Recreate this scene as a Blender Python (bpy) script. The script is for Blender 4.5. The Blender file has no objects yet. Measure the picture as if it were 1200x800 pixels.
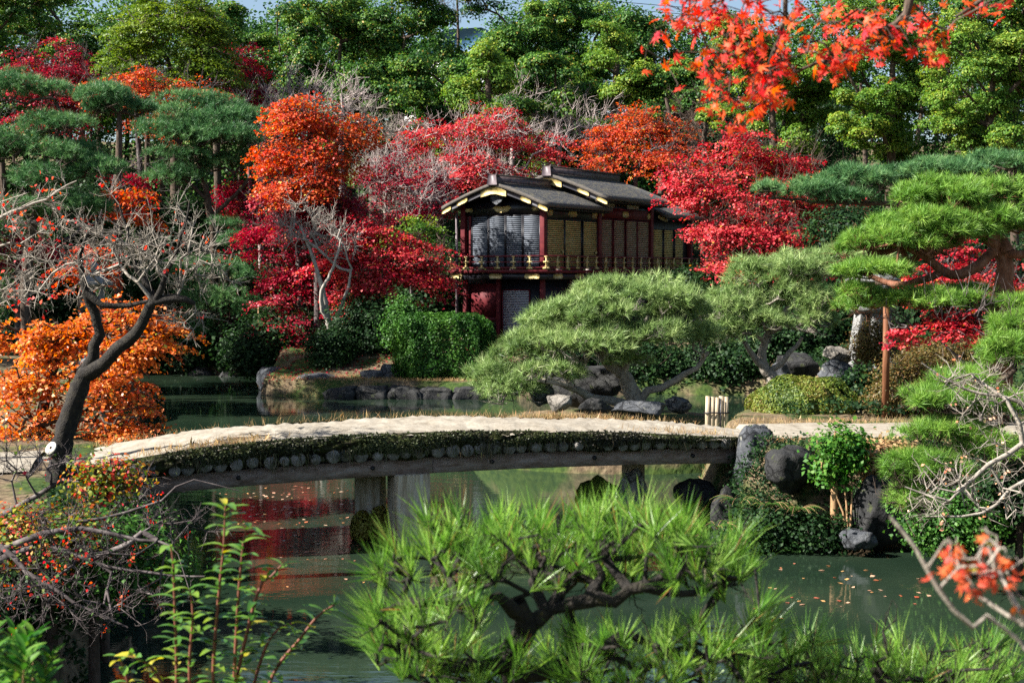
import bpy, math, random
import numpy as np
from mathutils import Vector, Matrix

R = math.radians
scene = bpy.context.scene
COL = scene.collection

# ------------------------------------------------------------------ camera
CAM_Z, FOC = 4.0, 1200 * 50 / 36.0
PITCH = math.atan(80 / FOC)
cam_d = bpy.data.cameras.new('camera'); cam = bpy.data.objects.new('camera', cam_d); COL.objects.link(cam)
cam.location = (0, 0, CAM_Z); cam.rotation_euler = (math.pi / 2 - PITCH, 0, 0)
cam_d.lens = 50; cam_d.sensor_width = 36; cam_d.clip_start = 0.1; cam_d.clip_end = 3000
cam_d.dof.use_dof = True; cam_d.dof.focus_distance = 38; cam_d.dof.aperture_fstop = 6.3
scene.camera = cam
scene.render.resolution_x, scene.render.resolution_y = 1024, 682

# ------------------------------------------------------------------ light
SUN_EL, SUN_AZ = 37.0, 13.0         # azimuth: degrees from straight left (-X) towards the camera side
sd = Vector((-math.cos(R(SUN_EL)) * math.cos(R(SUN_AZ)), -math.cos(R(SUN_EL)) * math.sin(R(SUN_AZ)), math.sin(R(SUN_EL))))
world = bpy.data.worlds.new('World'); scene.world = world; world.use_nodes = True
wn = world.node_tree; bg = wn.nodes['Background']
sky = wn.nodes.new('ShaderNodeTexSky'); sky.sky_type = 'NISHITA'; sky.sun_disc = False
sky.sun_elevation = R(SUN_EL); sky.sun_rotation = math.atan2(sd.x, sd.y)
wn.links.new(sky.outputs[0], bg.inputs[0]); bg.inputs[1].default_value = 0.05
sl = bpy.data.lights.new('sun', 'SUN'); sun = bpy.data.objects.new('sun', sl); COL.objects.link(sun)
sl.energy = 5.0; sl.angle = R(0.5); sl.color = (1.0, 0.95, 0.88)
sun.rotation_euler = sd.to_track_quat('Z', 'Y').to_euler()
vs = scene.view_settings
vs.view_transform = 'Standard'; vs.look = 'None'; vs.gamma = 1; vs.exposure = 1.72
scene.render.engine = 'CYCLES'
cy = scene.cycles
cy.max_bounces = 4; cy.diffuse_bounces = 1; cy.glossy_bounces = 3; cy.transmission_bounces = 3; cy.transparent_max_bounces = 4
cy.use_denoising = False; cy.sample_clamp_indirect = 2.5
cy.caustics_reflective = False; cy.caustics_refractive = False

# ------------------------------------------------------------------ helpers
def W(px, py, y):
    """world point seen at photo pixel (px, py), at distance y along +Y"""
    dx, u = px - 600.0, 400.0 - py
    dy = FOC * math.cos(PITCH) + u * math.sin(PITCH)
    dz = -FOC * math.sin(PITCH) + u * math.cos(PITCH)
    s = y / dy
    return np.array([dx * s, y, CAM_Z + dz * s])

def tag(o, label=None, cat=None, group=None, kind=None):
    if label: o['label'] = label
    if cat: o['category'] = cat
    if group: o['group'] = group
    if kind: o['kind'] = kind
    return o

def empty(name, loc, label, cat, group=None, rz=0):
    o = bpy.data.objects.new(name, None); COL.objects.link(o)
    o.location = loc; o.rotation_euler = (0, 0, rz); o.empty_display_size = 0.2
    return tag(o, label, cat, group)

def build(name, V, groups, mat, parent=None, tint=None, smooth=False, midx=None, loc=None):
    me = bpy.data.meshes.new(name)
    V = np.ascontiguousarray(V, dtype=np.float32)
    me.vertices.add(len(V)); me.vertices.foreach_set('co', V.ravel())
    groups = [np.asarray(g, dtype=np.int32) for g in groups if len(g)]
    loops = np.concatenate([g.ravel() for g in groups])
    tot = np.concatenate([np.full(len(g), g.shape[1], dtype=np.int32) for g in groups])
    start = np.concatenate([[0], np.cumsum(tot)[:-1]]).astype(np.int32)
    me.loops.add(len(loops)); me.loops.foreach_set('vertex_index', loops)
    me.polygons.add(len(tot)); me.polygons.foreach_set('loop_start', start)
    for m in (mat if isinstance(mat, (list, tuple)) else [mat]): me.materials.append(m)
    if midx is not None: me.polygons.foreach_set('material_index', np.asarray(midx, dtype=np.int32))
    if smooth: me.polygons.foreach_set('use_smooth', np.ones(len(tot), dtype=bool))
    me.update(calc_edges=True)
    if tint is not None:
        a = me.attributes.new('tint', 'FLOAT', 'FACE'); a.data.foreach_set('value', np.asarray(tint, dtype=np.float32))
    o = bpy.data.objects.new(name, me); COL.objects.link(o)
    if parent is not None: o.parent = parent
    if loc is not None: o.location = loc
    return o

class MB:
    """collects boxes, prisms and tubes as one mesh with material slots"""
    def __init__(s): s.v = []; s.f = {}; s.n = 0; s.m = []
    def add(s, V, F, mi=0):
        V = np.asarray(V, dtype=float); s.v.append(V)
        for f in F: s.f.setdefault(len(f), []).append(([i + s.n for i in f], mi))
        s.n += len(V)
    def box(s, x0, x1, y0, y1, z0, z1, mi=0):
        s.add([(x0,y0,z0),(x1,y0,z0),(x1,y1,z0),(x0,y1,z0),(x0,y0,z1),(x1,y0,z1),(x1,y1,z1),(x0,y1,z1)],
              [(0,3,2,1),(4,5,6,7),(0,1,5,4),(1,2,6,5),(2,3,7,6),(3,0,4,7)], mi)
    def prism(s, pts, axis, a0, a1, mi=0):
        """extrude an outline of 2-D points along an axis (0=x: pts are y,z; 1=y: pts are x,z; 2=z: pts are x,y)"""
        n = len(pts); V = []
        for a in (a0, a1):
            for p, q in pts: V.append((a, p, q) if axis == 0 else (p, a, q) if axis == 1 else (p, q, a))
        F = [tuple(range(n)), tuple(range(2 * n - 1, n - 1, -1))] + [(i, (i + 1) % n, n + (i + 1) % n, n + i) for i in range(n)]
        s.add(V, F, mi)
    def tube(s, pts, rad, n=8, mi=0, cap=True):
        pts = np.asarray(pts, float); m = len(pts); rad = np.broadcast_to(np.asarray(rad, float), (m,))
        V, F = sweep(pts, rad, n)
        F = [tuple(f) for f in F]
        if cap: F += [tuple(range(n - 1, -1, -1)), tuple((m - 1) * n + i for i in range(n))]
        s.add(V, F, mi)
    def lathe(s, prof, n=16, c=(0, 0), mi=0, rot=0.0):
        V = []; F = []
        for r, z in prof:
            for i in range(n):
                a = 2 * math.pi * i / n + rot; V.append((c[0] + r * math.cos(a), c[1] + r * math.sin(a), z))
        for k in range(len(prof) - 1):
            for i in range(n): F.append((k * n + i, k * n + (i + 1) % n, (k + 1) * n + (i + 1) % n, (k + 1) * n + i))
        F += [tuple(range(n - 1, -1, -1)), tuple((len(prof) - 1) * n + i for i in range(n))]
        s.add(V, F, mi)
    def build(s, name, mat, parent=None, smooth=False, loc=None, bevel=0):
        V = np.concatenate(s.v); g = []; mi = []
        for k, fs in s.f.items():
            g.append(np.array([f for f, _ in fs])); mi += [m for _, m in fs]
        o = build(name, V, g, mat, parent, smooth=smooth, midx=mi, loc=loc)
        if bevel:
            b = o.modifiers.new('bevel', 'BEVEL'); b.width = bevel; b.segments = 2; b.limit_method = 'ANGLE'
        return o

def sweep(pts, rad, n, wob=0.0, rng=None):
    pts = np.asarray(pts, float); m = len(pts)
    t = np.gradient(pts, axis=0); t /= np.linalg.norm(t, axis=1)[:, None] + 1e-9
    ref = np.array([0.31, 0.93, 0.18]); u = np.cross(t, ref); u /= np.linalg.norm(u, axis=1)[:, None] + 1e-9
    w = np.cross(t, u); a = np.linspace(0, 2 * np.pi, n, endpoint=False)
    rr = np.asarray(rad, float)[:, None] * np.ones((1, n))
    if wob: rr = rr * (1 + wob * (rng.random((m, n)) - 0.5) * 2)
    V = pts[:, None, :] + rr[:, :, None] * (np.cos(a)[None, :, None] * u[:, None, :] + np.sin(a)[None, :, None] * w[:, None, :])
    i = np.arange(m - 1)[:, None] * n; j = np.arange(n)[None, :]; k = (j + 1) % n
    F = np.stack([i + j, i + k, i + n + k, i + n + j], -1).reshape(-1, 4)
    return V.reshape(-1, 3), F

def segs(p0, p1, r0, r1, n):
    """one open n-sided cone per segment"""
    m = len(p0)
    if m == 0: return np.zeros((0, 3)), np.zeros((0, 4), int)
    t = p1 - p0; t = t / (np.linalg.norm(t, axis=1)[:, None] + 1e-9)
    ref = np.tile([0.31, 0.93, 0.18], (m, 1)); u = np.cross(t, ref); u /= np.linalg.norm(u, axis=1)[:, None] + 1e-9
    w = np.cross(t, u); a = np.linspace(0, 2 * np.pi, n, endpoint=False)
    ring = np.cos(a)[None, :, None] * u[:, None, :] + np.sin(a)[None, :, None] * w[:, None, :]
    A = p0[:, None, :] + ring * np.asarray(r0)[:, None, None]; B = p1[:, None, :] + ring * np.asarray(r1)[:, None, None]
    V = np.concatenate([A, B], 1).reshape(-1, 3)
    i = np.arange(m)[:, None] * 2 * n; j = np.arange(n)[None, :]; k = (j + 1) % n
    F = np.stack([i + j, i + k, i + n + k, i + n + j], -1).reshape(-1, 4)
    return V, F

def unit(v): return v / (np.linalg.norm(v, axis=-1, keepdims=True) + 1e-9)

def merge(parts):
    V = []; G = []; n = 0
    for v, f in parts:
        if len(v) == 0: continue
        V.append(v); G.append(np.asarray(f) + n); n += len(v)
    return np.concatenate(V), G

def leaf_quads(c, nrm, size, asp, rng, fold=0.15):
    """diamond leaves: centre, normal, length"""
    m = len(c); t = unit(np.cross(nrm, rng.normal(size=(m, 3)))); b = np.cross(nrm, t); s = np.asarray(size)[:, None]
    V = np.stack([c - t * s * .5, c - b * s * asp * .5 + nrm * s * fold + t * s * .05, c + t * s * .5, c + b * s * asp * .5 + nrm * s * fold + t * s * .05], 1).reshape(-1, 3)
    return V, np.arange(4 * m).reshape(-1, 4)

def needle_tris(base, axis, length, width, per, spread, rng):
    """per thin needles fanned round each tuft axis; returns vertices, triangles, tuft index of each"""
    m = len(base); ax = np.repeat(unit(axis), per, 0); b = np.repeat(base, per, 0)
    side = unit(np.cross(ax, rng.normal(size=ax.shape)))
    ang = spread * np.sqrt(rng.random(m * per)); d = ax * np.cos(ang)[:, None] + side * np.sin(ang)[:, None]
    L = np.repeat(length, per) * rng.uniform(.7, 1.1, m * per); w = unit(np.cross(d, rng.normal(size=d.shape))) * width * .5
    st = b - ax * (np.repeat(length, per) * rng.random(m * per) * .35)[:, None]
    V = np.stack([st - w, st + w, st + d * L[:, None]], 1).reshape(-1, 3)
    return V, np.arange(3 * m * per).reshape(-1, 3), np.repeat(np.arange(m), per)

def grow(nodes, rad_base, targets, tip, rng, step=.35, jit=.12, bias=.3, sag=0.0):
    """branches from a trunk polyline to target points; returns edges p0,p1,r0,r1 and branch nodes with directions"""
    P = [np.asarray(p, float) for p in nodes]; par = [i - 1 for i in range(len(P))]
    dr = [0.0]
    for i in range(1, len(P)): dr.append(dr[-1] + np.linalg.norm(P[i] - P[i - 1]))
    nt = len(P); Pa = np.zeros((nt + len(targets) * 40, 3)); D = np.zeros(len(Pa)); Pa[:nt] = P; D[:nt] = dr; n = nt
    d0 = np.min(np.linalg.norm(targets[:, None] - Pa[None, :nt], axis=2), 1)
    leafn = []
    first = max(1, int(nt * .3))
    for ti in np.argsort(d0):
        T = targets[ti]
        dd = np.linalg.norm(Pa[first:n] - T, axis=1); k = first + int(np.argmin(dd + bias * D[first:n])); q = Pa[k]; L = np.linalg.norm(T - q)
        m = max(1, min(38, int(L / step))); prev = k
        off = rng.normal(size=3) * L * .10
        for j in range(1, m + 1):
            f = j / m; p = q + (T - q) * f + off * math.sin(math.pi * f) + np.array([0, 0, -sag * L * math.sin(math.pi * f)])
            if j < m: p = p + rng.normal(size=3) * jit * min(step, L / m)
            if n >= len(Pa): break
            Pa[n] = p; D[n] = D[prev] + np.linalg.norm(p - Pa[prev]); par.append(prev); prev = n; n += 1
        leafn.append(prev)
    Pa = Pa[:n]; par = np.array(par)
    N = max(2, len(leafn)); e = math.log(N) / max(.2, math.log(max(1.2, rad_base / tip)))
    acc = np.zeros(n)
    for l in leafn: acc[l] += tip ** e
    acc[nt - 1] += tip ** e
    for i in range(n - 1, 0, -1):
        acc[par[i]] += acc[i] if acc[i] > 0 else tip ** e
    r = np.maximum(acc, tip ** e) ** (1 / e)
    idx = np.arange(nt, n); pr = par[idx]
    r0 = np.minimum(r[pr], r[idx] * 1.35)
    return dict(p0=Pa[pr], p1=Pa[idx], r0=r0, r1=r[idx], nodes=Pa[idx], dirs=unit(Pa[idx] - Pa[pr]), r=r[idx], trunk_r=r[:nt], ntips=leafn)

def branch_mesh(g, trunk_pts=None, trunk_rad=None, n_trunk=9, rng=None, extra=()):
    parts = []
    if trunk_pts is not None:
        # resample the trunk smoothly
        tp = np.asarray(trunk_pts); tr = np.asarray(trunk_rad); m = len(tp)
        s = np.linspace(0, m - 1, (m - 1) * 5 + 1); i = np.minimum(s.astype(int), m - 2); f = (s - i)[:, None]
        p_1 = tp[np.maximum(i - 1, 0)]; p0 = tp[i]; p1 = tp[i + 1]; p2 = tp[np.minimum(i + 2, m - 1)]
        q = .5 * (2 * p0 + (p1 - p_1) * f + (2 * p_1 - 5 * p0 + 4 * p1 - p2) * f ** 2 + (3 * p0 - p_1 - 3 * p1 + p2) * f ** 3)
        rr = tr[i] * (1 - f[:, 0]) + tr[i + 1] * f[:, 0]
        parts.append(sweep(q, rr, n_trunk, .13, rng))
    thick = g['r1'] > .035
    for sel, n in ((thick, 7), (~thick & (g['r1'] > .012), 4), (g['r1'] <= .012, 3)):
        parts.append(segs(g['p0'][sel], g['p1'][sel], g['r0'][sel], g['r1'][sel], n))
    parts += list(extra)
    return merge(parts)

def twigs(g, rng, n, length, rad, up=.5, spread=.9, subs=3):
    """fine twigs growing out of thin branch nodes, each with side twiglets"""
    ok = np.where(g['r'] < np.quantile(g['r'], .9))[0]; i = rng.choice(ok, n)
    p = g['nodes'][i]; d = unit(g['dirs'][i] + rng.normal(size=(n, 3)) * spread + np.array([0, 0, up])); L = length * rng.uniform(.4, 1.2, n)
    mid = p + d * L[:, None] * .5 + rng.normal(size=(n, 3)) * L[:, None] * .06
    d2 = unit(d + rng.normal(size=(n, 3)) * .3 + np.array([0, 0, up * .4])); end = mid + d2 * L[:, None] * .5
    A = [p, mid]; B = [mid, end]; R0 = [np.full(n, rad), np.full(n, rad * .75)]; R1 = [np.full(n, rad * .75), np.full(n, rad * .3)]
    tips = [end]
    for s in range(subs):
        f = rng.uniform(.2, .9, n)[:, None]; q = mid + (end - mid) * f if s % 2 else p + (mid - p) * f
        dd = unit(d + rng.normal(size=(n, 3)) * .7 + np.array([0, 0, up * .3])); e = q + dd * L[:, None] * rng.uniform(.25, .5, n)[:, None]
        A.append(q); B.append(e); R0.append(np.full(n, rad * .6)); R1.append(np.full(n, rad * .25)); tips.append(e)
    return segs(np.concatenate(A), np.concatenate(B), np.concatenate(R0), np.concatenate(R1), 3), np.concatenate(tips)

# ------------------------------------------------------------------ materials
def nodes_of(name):
    m = bpy.data.materials.new(name); m.use_nodes = True; nt = m.node_tree; nt.nodes.clear()
    out = nt.nodes.new('ShaderNodeOutputMaterial'); return m, nt, out

def ramp_node(nt, cols, pos=None):
    r = nt.nodes.new('ShaderNodeValToRGB'); cr = r.color_ramp
    while len(cr.elements) < len(cols): cr.elements.new(.5)
    for i, c in enumerate(cols):
        cr.elements[i].position = pos[i] if pos else i / (len(cols) - 1); cr.elements[i].color = (*c, 1)
    return r

def leaf_mat(name, cols, trans=.35, spec=.25, rough=.5, tcol=1.25, stray=None):
    m, nt, out = nodes_of(name); N = nt.nodes.new; L = nt.links.new
    at = N('ShaderNodeAttribute'); at.attribute_name = 'tint'
    pos = None
    if stray: pos = [i / (len(cols) - 1) * .94 for i in range(len(cols))] + [.985]; cols = list(cols) + [stray]
    rp = ramp_node(nt, cols, pos); L(at.outputs['Fac'], rp.inputs[0])
    p = N('ShaderNodeBsdfPrincipled'); p.inputs['Roughness'].default_value = rough; p.inputs['Specular IOR Level'].default_value = spec
    L(rp.outputs[0], p.inputs['Base Color'])
    t = N('ShaderNodeBsdfTranslucent'); hs = N('ShaderNodeHueSaturation'); hs.inputs['Value'].default_value = tcol; hs.inputs['Saturation'].default_value = 1.08
    L(rp.outputs[0], hs.inputs['Color']); L(hs.outputs[0], t.inputs[0])
    mx = N('ShaderNodeMixShader'); mx.inputs[0].default_value = trans; L(p.outputs[0], mx.inputs[1]); L(t.outputs[0], mx.inputs[2])
    L(mx.outputs[0], out.inputs[0]); return m

def solid(name, cols, scale=6, rough=.7, spec=.3, bump=.3, detail=6, dist=.02, stretch=(1, 1, 1), metal=0, pos=None, coord='Object', wave=None):
    """a noise-mottled surface with bump"""
    m, nt, out = nodes_of(name); N = nt.nodes.new; L = nt.links.new
    tc = N('ShaderNodeTexCoord'); mp = N('ShaderNodeMapping'); mp.inputs['Scale'].default_value = stretch; L(tc.outputs[coord], mp.inputs[0])
    nz = N('ShaderNodeTexNoise'); nz.inputs['Scale'].default_value = scale; nz.inputs['Detail'].default_value = detail; nz.inputs['Roughness'].default_value = .65
    L(mp.outputs[0], nz.inputs['Vector'])
    rp = ramp_node(nt, cols, pos or [.28 + .44 * i / max(1, len(cols) - 1) for i in range(len(cols))]); L(nz.outputs[0], rp.inputs[0])
    p = N('ShaderNodeBsdfPrincipled'); p.inputs['Roughness'].default_value = rough; p.inputs['Specular IOR Level'].default_value = spec; p.inputs['Metallic'].default_value = metal
    L(rp.outputs[0], p.inputs['Base Color'])
    if bump:
        b = N('ShaderNodeBump'); b.inputs['Strength'].default_value = bump; b.inputs['Distance'].default_value = dist
        n2 = N('ShaderNodeTexNoise'); n2.inputs['Scale'].default_value = scale * 3; n2.inputs['Detail'].default_value = 5; L(mp.outputs[0], n2.inputs['Vector'])
        L(n2.outputs[0], b.inputs['Height']); L(b.outputs[0], p.inputs['Normal'])
    L(p.outputs[0], out.inputs[0]); return m

M = {}
M['evergreen'] = leaf_mat('evergreen_leaf', [(.008,.030,.010), (.024,.080,.016), (.07,.16,.022), (.18,.27,.03)], .25, .18, .5, stray=(.34,.26,.05))
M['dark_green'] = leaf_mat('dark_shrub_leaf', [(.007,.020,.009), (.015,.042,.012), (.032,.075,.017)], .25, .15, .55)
M['yellowgreen'] = leaf_mat('yellow_green_leaf', [(.03,.085,.014), (.075,.17,.022), (.16,.27,.035), (.30,.32,.04)], .35, .2, .5)
M['momiji_green'] = leaf_mat('light_green_leaf', [(.035,.075,.012), (.10,.17,.018), (.22,.28,.03)], .38)
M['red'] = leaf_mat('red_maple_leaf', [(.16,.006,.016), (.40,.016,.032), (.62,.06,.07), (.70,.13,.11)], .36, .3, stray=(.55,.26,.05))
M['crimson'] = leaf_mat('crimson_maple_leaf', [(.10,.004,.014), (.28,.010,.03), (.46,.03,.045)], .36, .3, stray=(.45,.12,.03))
M['orange_red'] = leaf_mat('orange_red_maple_leaf', [(.26,.014,.014), (.52,.065,.02), (.66,.16,.045), (.52,.04,.035), (.60,.10,.03)], .38, stray=(.42,.36,.06))
M['orange'] = leaf_mat('orange_maple_leaf', [(.34,.05,.010), (.64,.15,.02), (.74,.26,.06), (.54,.06,.015), (.66,.34,.08)], .4, .4, .4, stray=(.34,.36,.06))
M['near_red'] = leaf_mat('scarlet_maple_leaf', [(.55,.012,.02), (.80,.05,.025), (.85,.14,.02), (.70,.03,.06)], .5, .3)
M['brownleaf'] = leaf_mat('brown_bush_leaf', [(.05,.04,.012), (.10,.085,.02), (.16,.09,.03), (.06,.09,.02)], .25)
M['mixleaf'] = leaf_mat('mixed_autumn_leaf', [(.04,.09,.015), (.10,.17,.02), (.30,.28,.03), (.50,.05,.02), (.35,.01,.04)], .3)
M['azalea'] = leaf_mat('azalea_leaf', [(.03,.06,.012), (.08,.13,.018), (.16,.20,.03), (.17,.13,.035)], .22)
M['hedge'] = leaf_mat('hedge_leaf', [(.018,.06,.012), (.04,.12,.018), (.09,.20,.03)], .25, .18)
M['fern'] = leaf_mat('fern_leaf', [(.02,.07,.015), (.05,.13,.02), (.10,.19,.03)], .35)
M['shoot'] = leaf_mat('shoot_leaf', [(.05,.14,.02), (.10,.22,.03), (.17,.28,.03), (.45,.38,.03)], .35, .6, .25)
M['gloss'] = leaf_mat('glossy_shrub_leaf', [(.02,.09,.013), (.05,.16,.02), (.12,.23,.03)], .35, .18, .5)
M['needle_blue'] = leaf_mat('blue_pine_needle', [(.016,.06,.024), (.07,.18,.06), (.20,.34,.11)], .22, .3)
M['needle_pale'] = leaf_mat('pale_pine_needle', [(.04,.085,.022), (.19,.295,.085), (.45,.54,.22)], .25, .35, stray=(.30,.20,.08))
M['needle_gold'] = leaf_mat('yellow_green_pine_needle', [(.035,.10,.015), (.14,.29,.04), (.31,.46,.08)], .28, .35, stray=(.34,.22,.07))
M['needle_near'] = leaf_mat('bright_pine_needle', [(.035,.12,.015), (.14,.30,.04), (.33,.49,.10)], .4, .45, .35, stray=(.26,.15,.05))
M['drygrass'] = leaf_mat('dry_grass_blade', [(.30,.20,.08), (.45,.33,.16), (.50,.30,.16), (.10,.13,.03)], .35)
M['floatleaf'] = leaf_mat('fallen_leaf', [(.45,.20,.12), (.60,.42,.28), (.40,.08,.04), (.55,.33,.12)], .1)
M['bark'] = solid('dark_bark', [(.025,.018,.014), (.075,.055,.042), (.13,.10,.08)], 14, .9, .1, .8, stretch=(1, 1, .35))
M['bark_black'] = solid('blackish_mossy_bark', [(.006,.005,.005), (.02,.017,.014), (.035,.03,.02), (.11,.085,.015)], 22, .85, .25, 1.0, pos=[.3,.5,.66,.72])
M['bark_dull'] = solid('dull_purplish_twig_bark', [(.03,.025,.026), (.075,.062,.06), (.20,.175,.16)], 9, .85, .1, .2)
M['bark_red'] = solid('red_pine_bark', [(.06,.028,.018), (.17,.075,.045), (.24,.14,.10)], 9, .9, .1, .9, stretch=(1, 1, .4))
M['bark_grey'] = solid('grey_twig_bark', [(.12,.10,.085), (.26,.23,.19), (.36,.32,.27)], 12, .85, .1, .4)
M['bark_pale'] = solid('pale_smooth_bark', [(.17,.15,.125), (.32,.285,.245), (.42,.385,.34)], 8, .8, .15, .3)
M['bark_mauve'] = solid('mauve_twig_bark', [(.20,.155,.15), (.36,.30,.28), (.48,.43,.40)], 9, .85, .1, .2)
M['stem_red'] = solid('red_brown_stem', [(.10,.03,.02), (.2,.07,.04)], 12, .6, .3, .2)
M['stem_tan'] = solid('tan_cane_bark', [(.20,.12,.06), (.36,.22,.11)], 12, .7, .2, .3)

# ------------------------------------------------------------------ terrain
def sm(a, b, x):
    t = np.clip((x - a) / (b - a), 0, 1); return t * t * (3 - 2 * t)

def vnoise(x, y):
    return (np.sin(x * .9 + 1.3 * np.sin(y * .7)) + np.sin(y * 1.1 + 1.7 * np.sin(x * .6 + 2)) + .5 * np.sin(x * 2.7 + y * 2.1) + .5 * np.sin(x * 2.3 - y * 3.1 + 1)) / 3

def H(x, y):
    x = np.asarray(x, float); y = np.asarray(y, float); n = vnoise(x, y)
    bed = -0.9
    near = np.where(y < 5.2, 2.2, 2.2 - 3.1 * np.clip((y - 5.2) / 5.6, 0, 1))
    xl = np.interp(y, [6, 9, 13, 16, 19, 24, 28, 34, 40, 47, 54, 60], [-4.6, -4.4, -4.1, -4.6, -5.15, -5.9, -7.4, -9.6, -10.4, -13, -20, -30])
    ins = xl - x + .25 * n
    left = bed + sm(-.5, .8, ins) * (2.25 + .06 * n) + sm(2, 12, ins) * .6
    yf = np.interp(x, [2, 3, 5, 8, 20], [21.6, 20.9, 20.5, 20.4, 20.6]); xr = np.interp(y, [20, 24, 27, 29, 31, 34, 40, 44, 46], [2.9, 2.9, 3.4, 4.6, 6.4, 7.7, 7.6, 8.4, 9])
    ins = np.minimum(y - yf, x - xr) + .15 * n
    right = bed + sm(-.35, 1.0, ins) * (2.3 + .03 * n) + sm(5, 14, y - yf) * sm(1, 6, x - xr) * .9
    xn = np.interp(y, [4, 9, 14, 18, 20, 22], [5.0, 5.0, 6.0, 7.2, 7.6, 7.0])
    rn = bed + sm(-.5, .9, np.where(y < 24, x - xn, -9)) * 2.2
    q = np.sqrt(((x - 2.2) / 3.5) ** 2 + ((y - 30.4) / 2.5) ** 2)
    isl = bed + sm(1.15, .62, q + .05 * n) * 1.85
    ys = np.interp(x, [-60, -20, -9.2, -8.2, -4, 0, 4, 8, 12, 30], [57, 57, 56, 46.4, 45.3, 45.0, 46.5, 46.5, 42, 38])
    ins = y - ys + .25 * n
    far = bed + sm(-.35, .5, ins) * 1.42 + sm(.8, 5, ins) * .9 + np.clip(y - 66, 0, 46) * .28 + .12 * n * sm(2, 8, ins)
    return np.maximum.reduce([np.full_like(n, bed), near, left, right, rn, isl, far])

def hz(x, y): return float(H(np.array([x]), np.array([y]))[0])

def ground_sheet():
    xs = np.concatenate([np.linspace(-900, -70, 12), np.linspace(-60, -16, 56), np.arange(-15.5, 15.6, .22), np.linspace(16, 60, 56), np.linspace(70, 900, 12)])
    ys = np.concatenate([np.linspace(-200, -8, 8), np.arange(-4, 34, .22), np.arange(34.3, 70, .4), np.linspace(71, 130, 50), np.linspace(150, 1500, 14)])
    X, Y = np.meshgrid(xs, ys); Z = H(X, Y)
    nx, ny = len(xs), len(ys); i = np.arange(ny - 1)[:, None] * nx; j = np.arange(nx - 1)[None, :]
    F = np.stack([i + j, i + j + 1, i + nx + j + 1, i + nx + j], -1).reshape(-1, 4)
    m, nt, out = nodes_of('garden_soil'); N = nt.nodes.new; L = nt.links.new
    tc = N('ShaderNodeTexCoord')
    n1 = N('ShaderNodeTexNoise'); n1.inputs['Scale'].default_value = .7; n1.inputs['Detail'].default_value = 6; L(tc.outputs['Object'], n1.inputs['Vector'])
    n2 = N('ShaderNodeTexNoise'); n2.inputs['Scale'].default_value = 9; n2.inputs['Detail'].default_value = 8; L(tc.outputs['Object'], n2.inputs['Vector'])
    r1 = ramp_node(nt, [(.055,.042,.026), (.13,.095,.058), (.19,.15,.09)], [.3, .5, .7]); L(n2.outputs[0], r1.inputs[0])
    r2 = ramp_node(nt, [(.022,.042,.012), (.055,.085,.02)], [.35, .65]); L(n2.outputs[0], r2.inputs[0])
    th = ramp_node(nt, [(0,0,0), (1,1,1)], [.46, .56]); L(n1.outputs[0], th.inputs[0])
    mx = N('ShaderNodeMix'); mx.data_type = 'RGBA'; L(th.outputs[0], mx.inputs[0]); L(r1.outputs[0], mx.inputs[6]); L(r2.outputs[0], mx.inputs[7])
    p = N('ShaderNodeBsdfPrincipled'); p.inputs['Roughness'].default_value = .95; p.inputs['Specular IOR Level'].default_value = .1; L(mx.outputs[2], p.inputs['Base Color'])
    b = N('ShaderNodeBump'); b.inputs['Strength'].default_value = .8; b.inputs['Distance'].default_value = .05; L(n2.outputs[0], b.inputs['Height']); L(b.outputs[0], p.inputs['Normal'])
    L(p.outputs[0], out.inputs[0])
    o = build('ground', np.stack([X, Y, Z], -1).reshape(-1, 3), [F], m, smooth=True); tag(o, kind='structure')

def water_sheet():
    m, nt, out = nodes_of('pond_water'); N = nt.nodes.new; L = nt.links.new
    tc = N('ShaderNodeTexCoord'); mp = N('ShaderNodeMapping'); mp.inputs['Scale'].default_value = (.8, 2.2, 1); L(tc.outputs['Object'], mp.inputs[0])
    n1 = N('ShaderNodeTexNoise'); n1.inputs['Scale'].default_value = 1.6; n1.inputs['Detail'].default_value = 4; L(mp.outputs[0], n1.inputs['Vector'])
    n0 = N('ShaderNodeTexNoise'); n0.inputs['Scale'].default_value = .25; n0.inputs['Detail'].default_value = 3; L(tc.outputs['Object'], n0.inputs['Vector'])
    rp = ramp_node(nt, [(.008,.018,.011), (.022,.036,.021)], [.35, .65]); L(n0.outputs[0], rp.inputs[0])
    b = N('ShaderNodeBump'); b.inputs['Strength'].default_value = .06; b.inputs['Distance'].default_value = .05; L(n1.outputs[0], b.inputs['Height'])
    p = N('ShaderNodeBsdfPrincipled'); p.inputs['Roughness'].default_value = .04; p.inputs['IOR'].default_value = 1.33; p.inputs['Specular IOR Level'].default_value = .5
    L(rp.outputs[0], p.inputs['Base Color']); L(b.outputs[0], p.inputs['Normal']); L(p.outputs[0], out.inputs[0])
    V = [(-70, 2, 0), (40, 2, 0), (40, 66, 0), (-70, 66, 0)]
    o = build('water', np.array(V), [np.array([[0, 1, 2, 3]])], m); tag(o, kind='structure')

ground_sheet(); water_sheet()

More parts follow.
